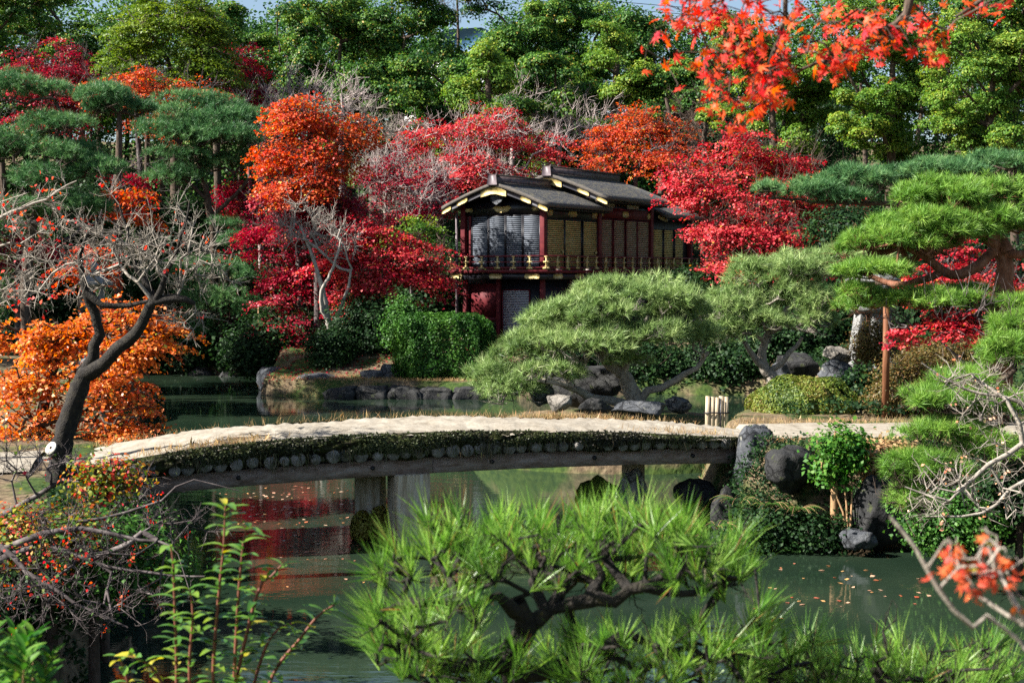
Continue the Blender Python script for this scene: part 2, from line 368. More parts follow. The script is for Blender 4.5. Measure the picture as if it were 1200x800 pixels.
# ------------------------------------------------------------------ rocks
def rock_mat(name, cols, lichen, moss=.0):
    m, nt, out = nodes_of(name); N = nt.nodes.new; L = nt.links.new; tc = N('ShaderNodeTexCoord')
    def noise(sc, det=8, rg=.65):
        n = N('ShaderNodeTexNoise'); n.inputs['Scale'].default_value = sc; n.inputs['Detail'].default_value = det; n.inputs['Roughness'].default_value = rg; L(tc.outputs['Object'], n.inputs['Vector']); return n
    a = noise(2.6, 10, .72); rp = ramp_node(nt, cols, [.3, .5, .7]); L(a.outputs[0], rp.inputs[0])
    b = noise(7, 6); lr = ramp_node(nt, [(0,0,0), (1,1,1)], [.60, .66]); L(b.outputs[0], lr.inputs[0])
    mx = N('ShaderNodeMix'); mx.data_type = 'RGBA'; L(lr.outputs[0], mx.inputs[0]); L(rp.outputs[0], mx.inputs[6]); mx.inputs[7].default_value = (*lichen, 1)
    vo = N('ShaderNodeTexVoronoi'); vo.feature = 'DISTANCE_TO_EDGE'; vo.inputs['Scale'].default_value = 3.2; wv = N('ShaderNodeMix'); wv.data_type = 'VECTOR'; wv.inputs[0].default_value = .25
    L(tc.outputs['Object'], wv.inputs[4]); L(a.outputs[1], wv.inputs[5]); L(wv.outputs[1], vo.inputs['Vector'])
    cr = ramp_node(nt, [(.25,.25,.25), (1,1,1)], [0, .035]); L(vo.outputs['Distance'], cr.inputs[0])
    ml = N('ShaderNodeMix'); ml.data_type = 'RGBA'; ml.blend_type = 'MULTIPLY'; ml.inputs[0].default_value = .6; L(mx.outputs[2], ml.inputs[6]); L(cr.outputs[0], ml.inputs[7])
    p = N('ShaderNodeBsdfPrincipled'); p.inputs['Roughness'].default_value = .85; p.inputs['Specular IOR Level'].default_value = .25; L(ml.outputs[2], p.inputs['Base Color'])
    ad = N('ShaderNodeMath'); ad.operation = 'ADD'; c = noise(11, 10, .75); L(c.outputs[0], ad.inputs[0]); L(cr.outputs[0], ad.inputs[1])
    bp = N('ShaderNodeBump'); bp.inputs['Strength'].default_value = .9; bp.inputs['Distance'].default_value = .05; L(ad.outputs[0], bp.inputs['Height']); L(bp.outputs[0], p.inputs['Normal'])
    L(p.outputs[0], out.inputs[0]); return m
M['rock_blue'] = rock_mat('blue_grey_rock', [(.025,.028,.033), (.065,.07,.078), (.13,.135,.14)], (.20,.20,.17))
M['rock_dark'] = rock_mat('dark_mossy_rock', [(.010,.011,.012), (.028,.028,.028), (.06,.06,.055)], (.05,.06,.025))
M['rock_pale'] = rock_mat('pale_rock', [(.12,.11,.095), (.22,.20,.17), (.30,.275,.24)], (.34,.33,.28))
M['rock_moss'] = solid('moss_covered_rock', [(.05,.08,.015), (.12,.17,.025), (.20,.24,.04)], 9, .95, .1, 1.0, dist=.06)
M['lantern'] = solid('weathered_granite', [(.09,.09,.085), (.17,.17,.165), (.25,.25,.24)], 9, .9, .2, .5)

_ico = None
def ico(level=4):
    global _ico
    if _ico is None:
        import bmesh
        b = bmesh.new(); bmesh.ops.create_icosphere(b, subdivisions=level, radius=1)
        _ico = (np.array([v.co[:] for v in b.verts]), np.array([[v.index for v in f.verts] for f in b.faces])); b.free()
    return _ico

def rock(c, dims, seed, label, mat='rock_blue', rz=0, cat='rock', group='garden rocks', name='rock', sharp=1.0, boxy=1.0):
    rng = np.random.default_rng(seed); V, F = ico(); V = V.copy()
    if boxy != 1.0: V = np.sign(V) * np.abs(V) ** boxy
    for k in range(17 if boxy == 1.0 else 8):            # chop with random planes for a faceted boulder
        n = unit(rng.normal(size=3) * np.array([1, 1, .8])); d = rng.uniform(.5, .86) if boxy == 1.0 else rng.uniform(1.0, 1.3)
        h = V @ n - d; V -= np.maximum(h, 0)[:, None] * n * sharp * .9
    for f, a in ((2.5, .07), (6, .045), (13, .025), (27, .012)):
        ph = rng.uniform(0, 6, 6); V = V * (1 + a * (np.sin(V[:, :1] * f + ph[0] + 1.5 * np.sin(V[:, 1:2] * f + ph[1])) + np.sin(V[:, 2:] * f * 1.1 + ph[2] + np.sin(V[:, :1] * f + ph[3]))))
    V = V * np.array(dims) * .5; ca, sa = math.cos(rz), math.sin(rz)
    V = np.stack([V[:, 0] * ca - V[:, 1] * sa, V[:, 0] * sa + V[:, 1] * ca, V[:, 2]], 1)
    return tag(build(name, V, [F], M[mat], smooth=True, loc=tuple(c)), label, cat, group)

# ------------------------------------------------------------------ trees
SEED = [100]
def rng_next():
    SEED[0] += 1; return np.random.default_rng(SEED[0])

def blob_of(b):
    """(px, py, d, w px, h px[, depth ratio]) -> centre and radii in metres"""
    px, py, d, w, h = b[:5]; k = d / FOC; ry = b[5] if len(b) > 5 else .8
    return W(px, py, d), np.array([w * .5 * k, w * .5 * k * ry, h * .5 * k])

def sample_blobs(blobs, n, rng, shell=.45, gap=-.55, zlow=-1.0):
    cs = [blob_of(b) for b in blobs]; wt = np.array([(r[0] * r[1] * r[2]) ** (2 / 3) for _, r in cs]); wt /= wt.sum()
    out = []; nr = []; ph = rng.uniform(0, 6, 3)
    while len(out) < n:
        k = rng.choice(len(cs), p=wt); c, r = cs[k]; d = unit(rng.normal(size=3))
        if d[2] < zlow: continue
        p = c + r * d * (shell + (1 - shell) * rng.random() ** .6)
        f = 2.2 / max(.5, r[0] * .6)
        g = math.sin(p[0] * f + ph[0] + math.sin(p[2] * f * 1.3)) + math.sin(p[2] * f * 1.7 + ph[1]) * .7 + math.sin(p[1] * f + ph[2]) * .6
        if g < gap and rng.random() < .85: continue
        out.append(p); nr.append(unit(d / r))
    return np.array(out), np.array(nr)

def trunk_world(trunk, rng=None):
    P = [W(a, b, d) for a, b, d, _ in trunk]; r = [t[3] for t in trunk]
    g = hz(P[0][0], P[0][1]); base = P[0].copy()
    if base[2] > g + .15:
        P.insert(0, np.array([base[0], base[1], g - .1])); r.insert(0, r[0] * 1.15)
    else: P[0][2] = min(P[0][2], g - .05)
    return np.array(P), np.array(r)

def dense(P, r, step=.3):
    P = np.asarray(P, float); r = np.asarray(r, float); Q = [P[0]]; q = [r[0]]; n = len(P)
    for i in range(n - 1):
        m = max(2, int(np.linalg.norm(P[i + 1] - P[i]) / step)); a, b, c, d = P[max(i - 1, 0)], P[i], P[i + 1], P[min(i + 2, n - 1)]
        for j in range(1, m + 1):
            f = j / m; Q.append(.5 * (2 * b + (c - a) * f + (2 * a - 5 * b + 4 * c - d) * f * f + (3 * b - a - 3 * c + d) * f ** 3)); q.append(r[i] + (r[i + 1] - r[i]) * f)
    return np.array(Q), np.array(q)

def leafy(name, label, cat, trunk, blobs, ncl, per, size, sig, flat, mat, bark='bark', group=None, asp=.7, upn=1.0, outn=.3, tip=.012,
          tw=0, twl=.5, twr=.006, shell=.45, gap=-.55, zlow=-1.0, limbs=(), crown='crown', tintc=.65, trunk_part='trunk', step=.45, droop=0.0, nrand=.5, mode='gauss', tier=.5):
    """a tree or shrub: tapered trunk with limbs and a crown of leaf clusters in the given blobs"""
    rng = rng_next(); P, r = trunk_world(trunk); root = P[0].copy()
    e = empty(name, root, label, cat, group)
    T, N = sample_blobs(blobs, ncl, rng, shell, gap, zlow)
    Dn, _ = dense(P, r)
    nodes = Dn
    g = grow(nodes, r[0] * .8, T, tip, rng, step=step)
    ex = []
    for lp in limbs:
        lw = np.array([W(a, b, d) for a, b, d, _ in lp]); ex.append(sweep(*dense(lw, np.array([q[3] for q in lp]), .25), 7, .1, rng))
    if tw:
        tg, tips = twigs(g, rng, tw, twl, twr); ex.append(tg)
    V, G = branch_mesh(g, P, r, 9, rng, ex); build(trunk_part, V - root, G, M[bark], e, smooth=True)
    if per > 0:
        n = ncl * per; up = np.array([0, 0, upn])
        if mode == 'spray':                              # flat drooping fans of leaves in tiers, pointing away from the stem
            ax = P[-1][:2]; h = np.zeros((ncl, 3)); h[:, :2] = T[:, :2] - ax; h = unit(h + rng.normal(size=(ncl, 3)) * np.array([.8, .8, 0])); sd_ = np.cross(h, [0, 0, 1.0])
            hx = np.sin(T[:, 0] * 1.1 / tier * .5 + T[:, 1] * .7) * tier * .45; T[:, 2] = np.round((T[:, 2] + hx) / tier) * tier - hx + rng.normal(size=ncl) * tier * .24 - .16 * np.linalg.norm(T[:, :2] - ax, axis=1)
            L = np.repeat(sig * rng.uniform(.7, 1.4, ncl), per); a = rng.uniform(-1, 1, n); b = rng.normal(size=n) * .42 * (1.15 - .55 * np.abs(a)); tl = np.repeat(rng.uniform(-.15, .5, ncl), per)
            c = np.repeat(T, per, 0) + np.repeat(h, per, 0) * (a * L)[:, None] + np.repeat(sd_, per, 0) * (b * L)[:, None]
            c[:, 2] += L * (-tl * a - droop * (a + .3) ** 2 * .5 - .18 * b * b) + rng.normal(size=n) * sig * flat * 1.5
            nn = unit(up + np.repeat(h, per, 0) * (outn * (a + 1) * .5)[:, None] + rng.normal(size=(n, 3)) * nrand)
        elif mode == 'clump':                            # little domes of leaves, each facing out from its own clump
            d = unit(rng.normal(size=(n, 3))); d[:, 2] = np.where(d[:, 2] < -.3, -d[:, 2], d[:, 2]); sc_ = np.repeat(sig * rng.uniform(.6, 1.35, ncl), per)
            lum = 1 + .25 * np.sin(d[:, 0] * 5 + np.repeat(rng.uniform(0, 6, ncl), per)) * np.sin(d[:, 2] * 4 + d[:, 1] * 4)
            c = np.repeat(T, per, 0) + d * (sc_ * lum * (.62 + .42 * rng.random(n)))[:, None] * np.array([1, 1, flat]) ; nn = unit(d * outn + up + rng.normal(size=(n, 3)) * nrand)
        else:
            c = np.repeat(T, per, 0); o = rng.normal(size=(n, 3)) * np.array([sig, sig, sig * flat]); hd = np.linalg.norm(o[:, :2], axis=1)
            c = c + o; c[:, 2] -= droop * hd * hd / max(sig, .05)
            nn = unit(up + np.repeat(N, per, 0) * outn + rng.normal(size=(n, 3)) * nrand)
        s = size * rng.uniform(.6, 1.25, n)
        V, F = leaf_quads(c, nn, s, asp, rng)
        tint = np.clip(np.repeat(rng.random(ncl), per) * tintc + rng.random(n) * (1 - tintc) + rng.normal(size=n) * .05, 0, .94); tint[rng.random(n) < .035] = 1.0
        build(crown, V - root, [F], M[mat], e, tint=tint)
    return e

def pine(label, trunk, pads, tufts, per, length, width, mat, bark='bark', group='pine trees', limbs=(), spread=1.25, subs=7, tip=.01, up=.4, ntw=22, cat='pine tree', jit=.5, sc=.40, lowz=-.2, puff=1.35, core=.6):
    """a clipped garden pine: needle tufts on lumpy flattened pads carried by gnarled limbs"""
    rng = rng_next(); P, r = trunk_world(trunk); root = P[0].copy()
    e = empty('pine_tree', root, label, cat, group)
    B = []; A = []; CL = []; T = []
    areas = [b[3] * b[2] * (b[3] * .5 + b[4]) * b[2] for b in pads]; tot = sum(areas)
    ci = 0
    for b, ar in zip(pads, areas):
        c, rr = blob_of(b); rr = rr * np.array([1, 1, puff]); nb = max(8, int(tufts * ar / tot))
        # lumps spread over the pad
        ns = int(np.clip(b[3] * b[4] * puff / 620 * (30 / b[2]) ** 1.0 * subs / 7, 4, 16)); dd = unit(rng.normal(size=(ns, 3))); dd[:, 2] = np.abs(dd[:, 2]) * .7 - .1
        lc = c + dd * rr * rng.uniform(.45, .86, ns)[:, None]; q_ = 1.25 / math.sqrt(ns); lr = rr[None, :] * rng.uniform(q_ * .75, q_ * 1.25, (ns, 1)) * np.array([1, 1, 1.1])
        lc = np.vstack([lc, c[None]]); lr = np.vstack([lr, (rr * core)[None]])
        k = rng.integers(0, len(lc), nb); d = unit(rng.normal(size=(nb, 3)))
        d[:, 2] = np.where(d[:, 2] < lowz, -d[:, 2], d[:, 2])
        p = lc[k] + d * lr[k] * rng.uniform(.72, 1.05, nb)[:, None]
        nn = unit(d / lr[k]) * .8
        B.append(p); A.append(unit(nn + np.array([0, 0, up]) + rng.normal(size=(nb, 3)) * jit)); CL.append(ci + k); ci += len(lc)
        m = max(6, int(ntw * (.4 + ar / max(areas)))); kk = rng.integers(0, len(lc), m); d = unit(rng.normal(size=(m, 3)))
        T.append(lc[kk] + d * lr[kk] * .6 - np.array([0, 0, .25]) * rr[2])
    B = np.concatenate(B); A = np.concatenate(A); CL = np.concatenate(CL); T = np.concatenate(T)
    LW = []
    nodes, _ = dense(P, r)
    ex = []
    for lp in limbs:
        lw = np.array([W(a, b, d) for a, b, d, _ in lp]); q, qr = dense(lw, np.array([q[3] for q in lp]), .22)
        q[1:-1] += rng.normal(size=(len(q) - 2, 3)) * .02
        ex.append(sweep(q, qr, 7, .12, rng)); LW.append(q)
    if LW: nodes = np.concatenate([nodes] + LW)
    g = grow(nodes, r[0] * .55, T, tip, rng, step=.22, jit=.45, bias=.12)
    tg, tips = twigs(g, rng, len(T) * 3, .3, tip * .5, up=.8); ex.append(tg)
    V, G = branch_mesh(g, P, r, 9, rng, ex); build('trunk', V - root, G, M[bark], e, smooth=True)
    L = length * rng.uniform(.75, 1.2, len(B))
    V, F, ti = needle_tris(B, A, L, width, per, spread, rng)
    tc = rng.random(ci); tint = .97 * np.clip(.28 * tc[CL][ti] + .5 * rng.random(len(B))[ti] + .22 * rng.random(len(ti)), 0, 1)
    build('crown', V - root, [F], M[mat], e, tint=tint)
    return e

# ------------------------------------------------------------------ pavilion
M['lacquer'] = solid('dark_red_lacquer', [(.055,.006,.010), (.10,.010,.014), (.13,.02,.02)], 5, .62, .2, .1)
M['black_lacquer'] = solid('black_lacquer', [(.006,.006,.010), (.016,.015,.02)], 5, .4, .4, .1)
M['gold'] = solid('gilded_metal', [(.20,.13,.04), (.46,.35,.13), (.60,.49,.25)], 7, .45, .6, .35)
M['slat_grey'] = solid('shade_blue_grey_slat', [(.06,.072,.09), (.10,.115,.14), (.15,.165,.19)], 5, .7, .3, .2, stretch=(.4, .4, 3))  # slat colour carries the front's shade and its blue sky cast
M['slat_gold'] = solid('tan_wooden_slat', [(.22,.16,.05), (.44,.32,.11), (.56,.44,.18)], 5, .65, .3, .2, stretch=(.4, .4, 3))
M['slat_brown'] = solid('brown_wooden_slat', [(.16,.11,.07), (.27,.20,.13), (.33,.26,.18)], 5, .65, .3, .2, stretch=(.4, .4, 3))
M['roof'] = solid('bark_shingle_roof', [(.022,.025,.03), (.05,.052,.058), (.085,.08,.065), (.16,.14,.08)], 7, .85, .25, .9, dist=.04, stretch=(1, .6, 1), pos=[.3, .46, .57, .68])
M['roof_edge'] = solid('layered_bark_edge', [(.05,.045,.04), (.09,.08,.07), (.15,.13,.11)], 6, .9, .2, .6, stretch=(1, 1, 9))
M['copper'] = solid('dark_copper_ridge', [(.05,.04,.05), (.10,.075,.08), (.16,.13,.14)], 4, .5, .4, .2)
M['white_trim'] = solid('off_white_openwork', [(.45,.42,.38), (.6,.57,.5)], 8, .7, .3, .1)
M['plaster'] = solid('bluish_shutter_paint', [(.30,.31,.34), (.40,.41,.44)], 6, .6, .3, .2)

def shutter(u0, u1, z0, z1, y, face, slat, parent, name='shutter', frame='black_lacquer', pitch=.075):
    """louvred shutter: face 'u' lies in the x plane-run (front), 'v' in the y plane-run (side)"""
    m = MB()
    def bx(a0, a1, o0, o1, c0, c1, mi):
        if face == 'u': m.box(a0, a1, y - o1, y - o0, c0, c1, mi)
        else: m.box(y + o0, y + o1, a0, a1, c0, c1, mi)
    f = .035
    bx(u0, u1, -.03, -.005, z0, z1, 0)
    bx(u0, u0 + f, 0, .04, z0, z1, 0); bx(u1 - f, u1, 0, .04, z0, z1, 0)
    bx(u0 + f, u1 - f, 0, .04, z1 - f, z1, 0); bx(u0 + f, u1 - f, 0, .04, z0, z0 + f, 0)
    n = int((z1 - z0 - 2 * f) / pitch)
    for i in range(n):
        z = z0 + f + (i + .15) * (z1 - z0 - 2 * f) / n
        bx(u0 + f + .002, u1 - f - .002, .002, .026, z, z + pitch * .68, 1)
    return m.build(name, [M[frame], M[slat]], parent)

def plaque(w, h, t, n=5):
    """notched outline of a gilt fitting, centred on the origin"""
    a, b = w / 2, h / 2; q = h * .18
    return [(-a, -b * .6), (-a + q, -b * .6), (-a + q, -b), (a - q, -b), (a - q, -b * .6), (a, -b * .6), (a, b * .6), (a - q, b * .6), (a - q, b), (-a + q, b), (-a + q, b * .6), (-a, b * .6)]

def roof_profile(uc, hw, ze, zp, n=9, pw=1.2, sag=.0):
    """underside outline of a gently bulging roof: from the left eave over the peak to the right eave"""
    out = []
    for i in range(-n, n + 1):
        t = i / n; out.append((uc + hw * t, ze + (zp - ze) * (1 - abs(t) ** pw) - .10 * math.sin(math.pi * abs(t)) ** 2 * 0))
    return out

def make_roof(parent, uc, hw, v0, v1, ze, zp, ridge, hip=0.0):
    pr = roof_profile(uc, hw, ze, zp); n = len(pr); th = .13
    V = []; F = []; mi = []
    vs_ = [v0, v0 + .25] + list(np.linspace(v0 + .6, v1, 6))
    for v in vs_:
        for (u, z) in pr: V.append((u, v, z))
        for (u, z) in pr: V.append((u, v, z + th))
    m = len(vs_); s = 2 * n
    for k in range(m - 1):
        a, b = k * s, (k + 1) * s
        for i in range(n - 1):
            F.append((a + n + i, a + n + i + 1, b + n + i + 1, b + n + i)); mi.append(0)
            F.append((a + i, b + i, b + i + 1, a + i + 1)); mi.append(1)
        F.append((a, a + n, b + n, b)); mi.append(1); F.append((a + n - 1, b + n - 1, b + s - 1, a + s - 1)); mi.append(1)
    for a, flip in ((0, 0), ((m - 1) * s, 1)):
        for i in range(n - 1):
            F.append((a + i, a + i + 1, a + n + i + 1, a + n + i)); mi.append(1)
    o = build('roof', np.array(V), [np.array(F)], [M['roof'], M['roof_edge']], parent, midx=mi)
    # ridge box with a stepped cap and flared end
    w = MB(); z0 = zp + th - .03
    w.box(uc - .16, uc + .16, v0 + .05, v1 - .05, z0, z0 + .27, 0); w.box(uc - .21, uc + .21, v0 + .0, v1, z0 + .272, z0 + .33, 1)
    w.box(uc - .19, uc + .19, v0 + .03, v1 - .03, z0 - .02, z0 + .04, 1)
    w.prism([(uc - .22, z0 - .06), (uc + .22, z0 - .06), (uc + .18, z0 + .28), (uc + .24, z0 + .40), (uc + .1, z0 + .34), (uc - .1, z0 + .34), (uc - .24, z0 + .40), (uc - .18, z0 + .28)], 1, v0 - .06, v0 - .002, 0)
    w.build('ridge', [M['copper'], M['roof_edge']], o)
    # rafters under the eave on the visible side and at the front
    r = MB()
    for v in np.arange(v0 + .35, v1 - .1, .26): r.box(uc + hw - .62, uc + hw - .07, v, v + .075, ze - .005 - .07, ze - .004, 0)
    r.build('rafters', M['black_lacquer'], o)
    # bargeboard following the front gable edge, with gilt fittings
    b = MB(); pts = [(u, z - .006) for u, z in pr]; low = [(u, z - .20) for u, z in pr]
    b.prism(pts + low[::-1], 1, v0 + .06, v0 + .13, 0)
    b.build('bargeboard', M['black_lacquer'], o)
    def along(t0, t1, ext=.0, name='gilt_fitting'):
        g = MB(); k = 5; up = []; dn = []
        for j in range(k + 1):
            t = t0 + (t1 - t0) * j / k; u = uc + hw * t; z = ze + (zp - ze) * (1 - abs(t) ** 1.2); notch = .03 if j in (0, k) else 0
            up.append((u, z - .025 - notch)); dn.append((u, z - .185 + notch - ext))
        g.prism(up + dn[::-1], 1, v0 + .02, v0 + .045, 0)
        g.build(name, M['gold'], o)
    for t0, t1 in ((-1, -.82), (-.70, -.5), (.5, .70), (.82, 1)): along(t0, t1)
    along(-.24, .24, .1, 'gilt_gable_crest')
    return o

def pavilion():
    th = R(33); base = np.array([1.18, 53.0, 1.4])
    e = empty('pavilion', base, 'two storey dark red and gold pavilion with curved bark roofs behind the clipped pines', 'pavilion', None, -th)
    Wd = 3.72; zb = 0.0; zf = 2.70; zs = 4.78      # floor of the upper storey, shutter top (relative to 1.4)
    L1, L2, L3 = 4.15, 8.6, 12.4
    ze1, zp1 = 5.02, 5.86; ze2, zp2 = 5.42, 6.42
    # lower storey walls
    m = MB(); m.box(-Wd + .12, -.12, .25, L3, -.6, zf - .3); m.build('lower_wall', M['black_lacquer'], e)
    m = MB(); m.box(-Wd + .1, -.1, .2, L3, zf + .12, zs + .5); m.build('upper_wall', M['black_lacquer'], e)
    # posts
    def post(u, v, z0, z1, w=.15, mat='lacquer'):
        p = MB(); p.box(u - w / 2, u + w / 2, v - w / 2, v + w / 2, z0, z1); p.build('post', M[mat], e, bevel=.012)
    for u in (-Wd + .06, -.06): post(u, .07, zf + .1, zs + .42, .2)
    for v in (L1, L2, L3): post(-.03, v, zf + .1, zs + .55, .22)
    for u in (-Wd + .1, -Wd * .56, -.12): post(u, .12, -.6, zf - .28, .16)
    for v in (2.0, L1, 6.3, L2): post(-.08, v, -.6, zf - .28, .16)
    post(-Wd + .36 - .02, .10, zf + .1, zs, .09)
    # front: dark lintel, four grey shutters
    q = MB(); q.box(-Wd + .14, -.14, .02, .16, zs + .03, zs + .5); q.build('lintel', M['black_lacquer'], e)
    n = 4; a = -Wd + .44; wdt = (Wd - .44 - .17) / n
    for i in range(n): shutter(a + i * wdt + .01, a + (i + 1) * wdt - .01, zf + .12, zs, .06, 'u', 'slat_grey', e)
    # gable infill and its gilt ornaments
    g = MB(); pr = roof_profile(-Wd / 2, Wd / 2 + .42, ze1, zp1)
    g.prism([(u, z - .02) for u, z in pr if -Wd <= u <= 0] + [(0, zs + .40), (-Wd, zs + .40)], 1, .20, .26); g.build('gable_panel', M['black_lacquer'], e)
    c = -Wd / 2
    k = MB(); k.prism([(c - .42, 5.16), (c - .26, 5.02), (c, 4.98), (c + .26, 5.02), (c + .42, 5.16), (c + .30, 5.24), (c, 5.20), (c - .30, 5.24)], 1, -.02, .02)
    k.build('gilt_oval', M['gold'], e, loc=(0, .02, -.10))
    k = MB(); k.prism([(c - .3, 5.50), (c - .24, 5.3), (c, 5.16), (c + .24, 5.3), (c + .3, 5.50), (c + .1, 5.56), (c - .1, 5.56)], 1, -.40, -.34); k.build('gable_pendant', M['rock_blue'], e)
    for u in (-Wd + .35, -.35):
        k = MB(); k.prism([(u + p, 5.0 + r) for p, r in plaque(.34, .14, .02)], 1, -.012, .015); k.build('gilt_fitting', M['gold'], e)
    make_roof(e, c, Wd / 2 + .52, -.62, L1 + .2, ze1, zp1, .3)
    make_roof(e, c, Wd / 2 + .86, 3.25, 9.0, ze2, zp2, .3)
    make_roof(e, c, Wd / 2 + .5, 9.1, 12.9, ze1 - .1, zp1 - .1, .3)
    # side: section one, three tan shutters under a dark band with gilt plates
    q = MB(); q.box(-.12, .0, .18, L1 - .12, zs - .12, zs + .32); q.build('lintel', M['black_lacquer'], e)
    bays = [(.22, 1.50), (1.53, 2.78), (2.90, 4.02)]
    for v0, v1 in bays: shutter(v0, v1, zf + .12, zs - .14, -.03, 'v', 'slat_gold', e)
    for v in (.42, 2.1, 3.8):
        k = MB(); k.prism([(v + p, zs + .10 + r) for p, r in plaque(.62 if v == 2.1 else .4, .26, .02)], 0, .002, .022); k.build('gilt_fitting', M['gold'], e)
    for v in (1.35, 3.9):
        k = MB(); k.prism([(v + .07 * math.cos(x), 3.42 + .07 * math.sin(x)) for x in np.linspace(0, 6.283, 9)[:-1]], 0, .012, .03); k.build('gilt_fitting', M['gold'], e)
    # section two: red band, openwork windows, brown shutters
    q = MB(); q.box(-.12, .0, L1 + .12, L2 - .12, zs + .02, zs + .42); q.build('lintel', M['lacquer'], e)
    for v in (4.95, 7.0):
        k = MB(); k.prism([(v + p, zs + .60 + r) for p, r in plaque(1.0, .3, .02)], 0, -.02, .012); k.build('openwork_window', M['white_trim'], e)
    for v0, v1 in ((4.32, 5.24), (5.36, 6.28), (6.42, 7.36), (7.40, 8.42)): shutter(v0, v1, zf + .12, zs - .02, -.03, 'v', 'slat_brown', e, frame='lacquer')
    for v in (6.35, 8.4, 4.4):
        k = MB(); k.prism([(v + p, zs + .2 + r) for p, r in plaque(.5 if v == 6.35 else .28, .24, .02)], 0, .002, .022); k.build('gilt_fitting', M['gold'], e)
    for v0, v1 in ((8.8, 9.7), (9.8, 10.7), (10.85, 11.7)): shutter(v0, v1, zf + .12, zs - .3, -.03, 'v', 'slat_gold', e)
    # balcony floor and railing round front and side
    f = MB(); f.box(-Wd - .36, .36, -.36, .10, zf - .10, zf + .02); f.box(-.02, .36, .102, L3, zf - .10, zf + .02); f.build('balcony_floor', M['lacquer'], e)
    def rail(p0, p1, lit):
        p0 = np.array(p0); p1 = np.array(p1); d = p1 - p0; L = np.linalg.norm(d); d /= L; nrm = np.array([-d[1], d[0]])
        r = MB()
        def bar(a, b, z0, z1, w, mi):
            A = p0 + d * a; B = p0 + d * b; n_ = nrm * w / 2
            V = [(*(A - n_), z0), (*(B - n_), z0), (*(B + n_), z0), (*(A + n_), z0), (*(A - n_), z1), (*(B - n_), z1), (*(B + n_), z1), (*(A + n_), z1)]
            r.add(V, [(0,3,2,1),(4,5,6,7),(0,1,5,4),(1,2,6,5),(2,3,7,6),(3,0,4,7)], mi)
        bar(-.08, L + .08, zf + .50, zf + .57, .07, 0); bar(0, L, zf + .29, zf + .34, .05, 0); bar(-.03, L + .03, zf + .055, zf + .13, .07, 0)
        o = r.build('railing', M['lacquer'], e)
        k = max(3, int(round(L / .78)))
        for i in range(k + 1):
            t = L * i / k; s = MB(); A = p0 + d * t
            def b2(hw, z0, z1, w):
                B0 = A - d * hw; B1 = A + d * hw; n_ = nrm * w / 2
                V = [(*(B0 - n_), z0), (*(B1 - n_), z0), (*(B1 + n_), z0), (*(B0 + n_), z0), (*(B0 - n_), z1), (*(B1 - n_), z1), (*(B1 + n_), z1), (*(B0 + n_), z1)]
                s.add(V, [(0,3,2,1),(4,5,6,7),(0,1,5,4),(1,2,6,5),(2,3,7,6),(3,0,4,7)])
            b2(.026, zf + .13, zf + .50, .056); b2(.12, zf + .288, zf + .345, .07); b2(.05, zf + .132, zf + .17, .075); b2(.13, zf + .06, zf + .12, .085); b2(.07, zf + .488, zf + .53, .078)
            s.build('gilt_baluster', M['gold'], o)
    rail((-Wd - .30, -.30), (.30, -.30), 1); rail((.30, -.24), (.30, L1), 0); rail((.30, L1 + .06), (.30, L2), 0); rail((.30, L2 + .06), (.30, L3), 0)
    # gilt brackets under the balcony
    for u in (-Wd - .05, -Wd * .52, -.30):
        k = MB(); k.prism([(u + p, zf - .22 + r) for p, r in plaque(.66 if u > -1 else .56, .17, .02)], 1, -.345, -.30); k.build('gilt_bracket', M['gold'], e)
    for v in (.5, 2.1, 3.7, 5.0, 6.4, 7.9, 9.4, 11.0):
        k = MB(); k.prism([(v + p, zf - .22 + r) for p, r in plaque(.6, .17, .02)], 0, .30, .345); k.build('gilt_bracket', M['gold'], e)
    b = MB(); b.box(-Wd - .2, .28, -.28, -.1, zf - .34, zf - .102); b.box(.1, .28, -.098, L3, zf - .34, zf - .102); b.build('balcony_beam', M['black_lacquer'], e)
    # lower front: recess with rail, pale roller shutter
    m = MB(); m.box(-Wd + .2, -Wd * .56 - .1, .16, .22, .75, .9); m.box(-Wd + .2, -Wd * .56 - .1, .19, .24, .9, 2.2); m.build('recess_rail', M['lacquer'], e)
    shutter(-Wd * .56 + .12, -.72, -.6, 1.98, .2, 'u', 'plaster', e, 'roller_shutter', 'lacquer', .062)
    shutter(1.9, 2.7, 1.9, 2.36, -.06, 'v', 'white_trim', e, 'lattice_window')
    p = MB(); p.tube([(-Wd - .22, -.02, -.8), (-Wd - .22, -.02, zs + .1)], .055, 8); p.build('drainpipe', M['copper'], e)
pavilion()

# ------------------------------------------------------------------ bridge
def mossy(name, cols, scale=5, bump=1.0):
    return solid(name, cols, scale, .95, .08, bump, dist=.06, detail=8)
M['deck'] = solid('sandy_earth', [(.13,.11,.08), (.235,.205,.16), (.285,.255,.205), (.34,.31,.255)], 5, .95, .1, .6, dist=.02, detail=10)
M['bank'] = mossy('mossy_earth_bank', [(.012,.011,.008), (.03,.028,.016), (.04,.05,.014), (.09,.075,.045)], 7)
M['log'] = solid('weathered_log_end', [(.09,.082,.072), (.21,.195,.175), (.32,.30,.275)], 11, .9, .15, .8)
M['beam'] = solid('brown_timber_beam', [(.12,.07,.05), (.27,.20,.175), (.36,.30,.285)], 4, .8, .2, .5, stretch=(.25, 3, 3))
M['post_wood'] = solid('sunlit_tone_timber', [(.22,.155,.085), (.46,.375,.26), (.56,.51,.44)], 5, .8, .2, .5, stretch=(3, 3, .3))  # pale tone stands in for sunlight on the bridge piers
M['moss'] = mossy('yellow_green_moss', [(.07,.10,.012), (.16,.20,.022), (.28,.27,.04)], 12)

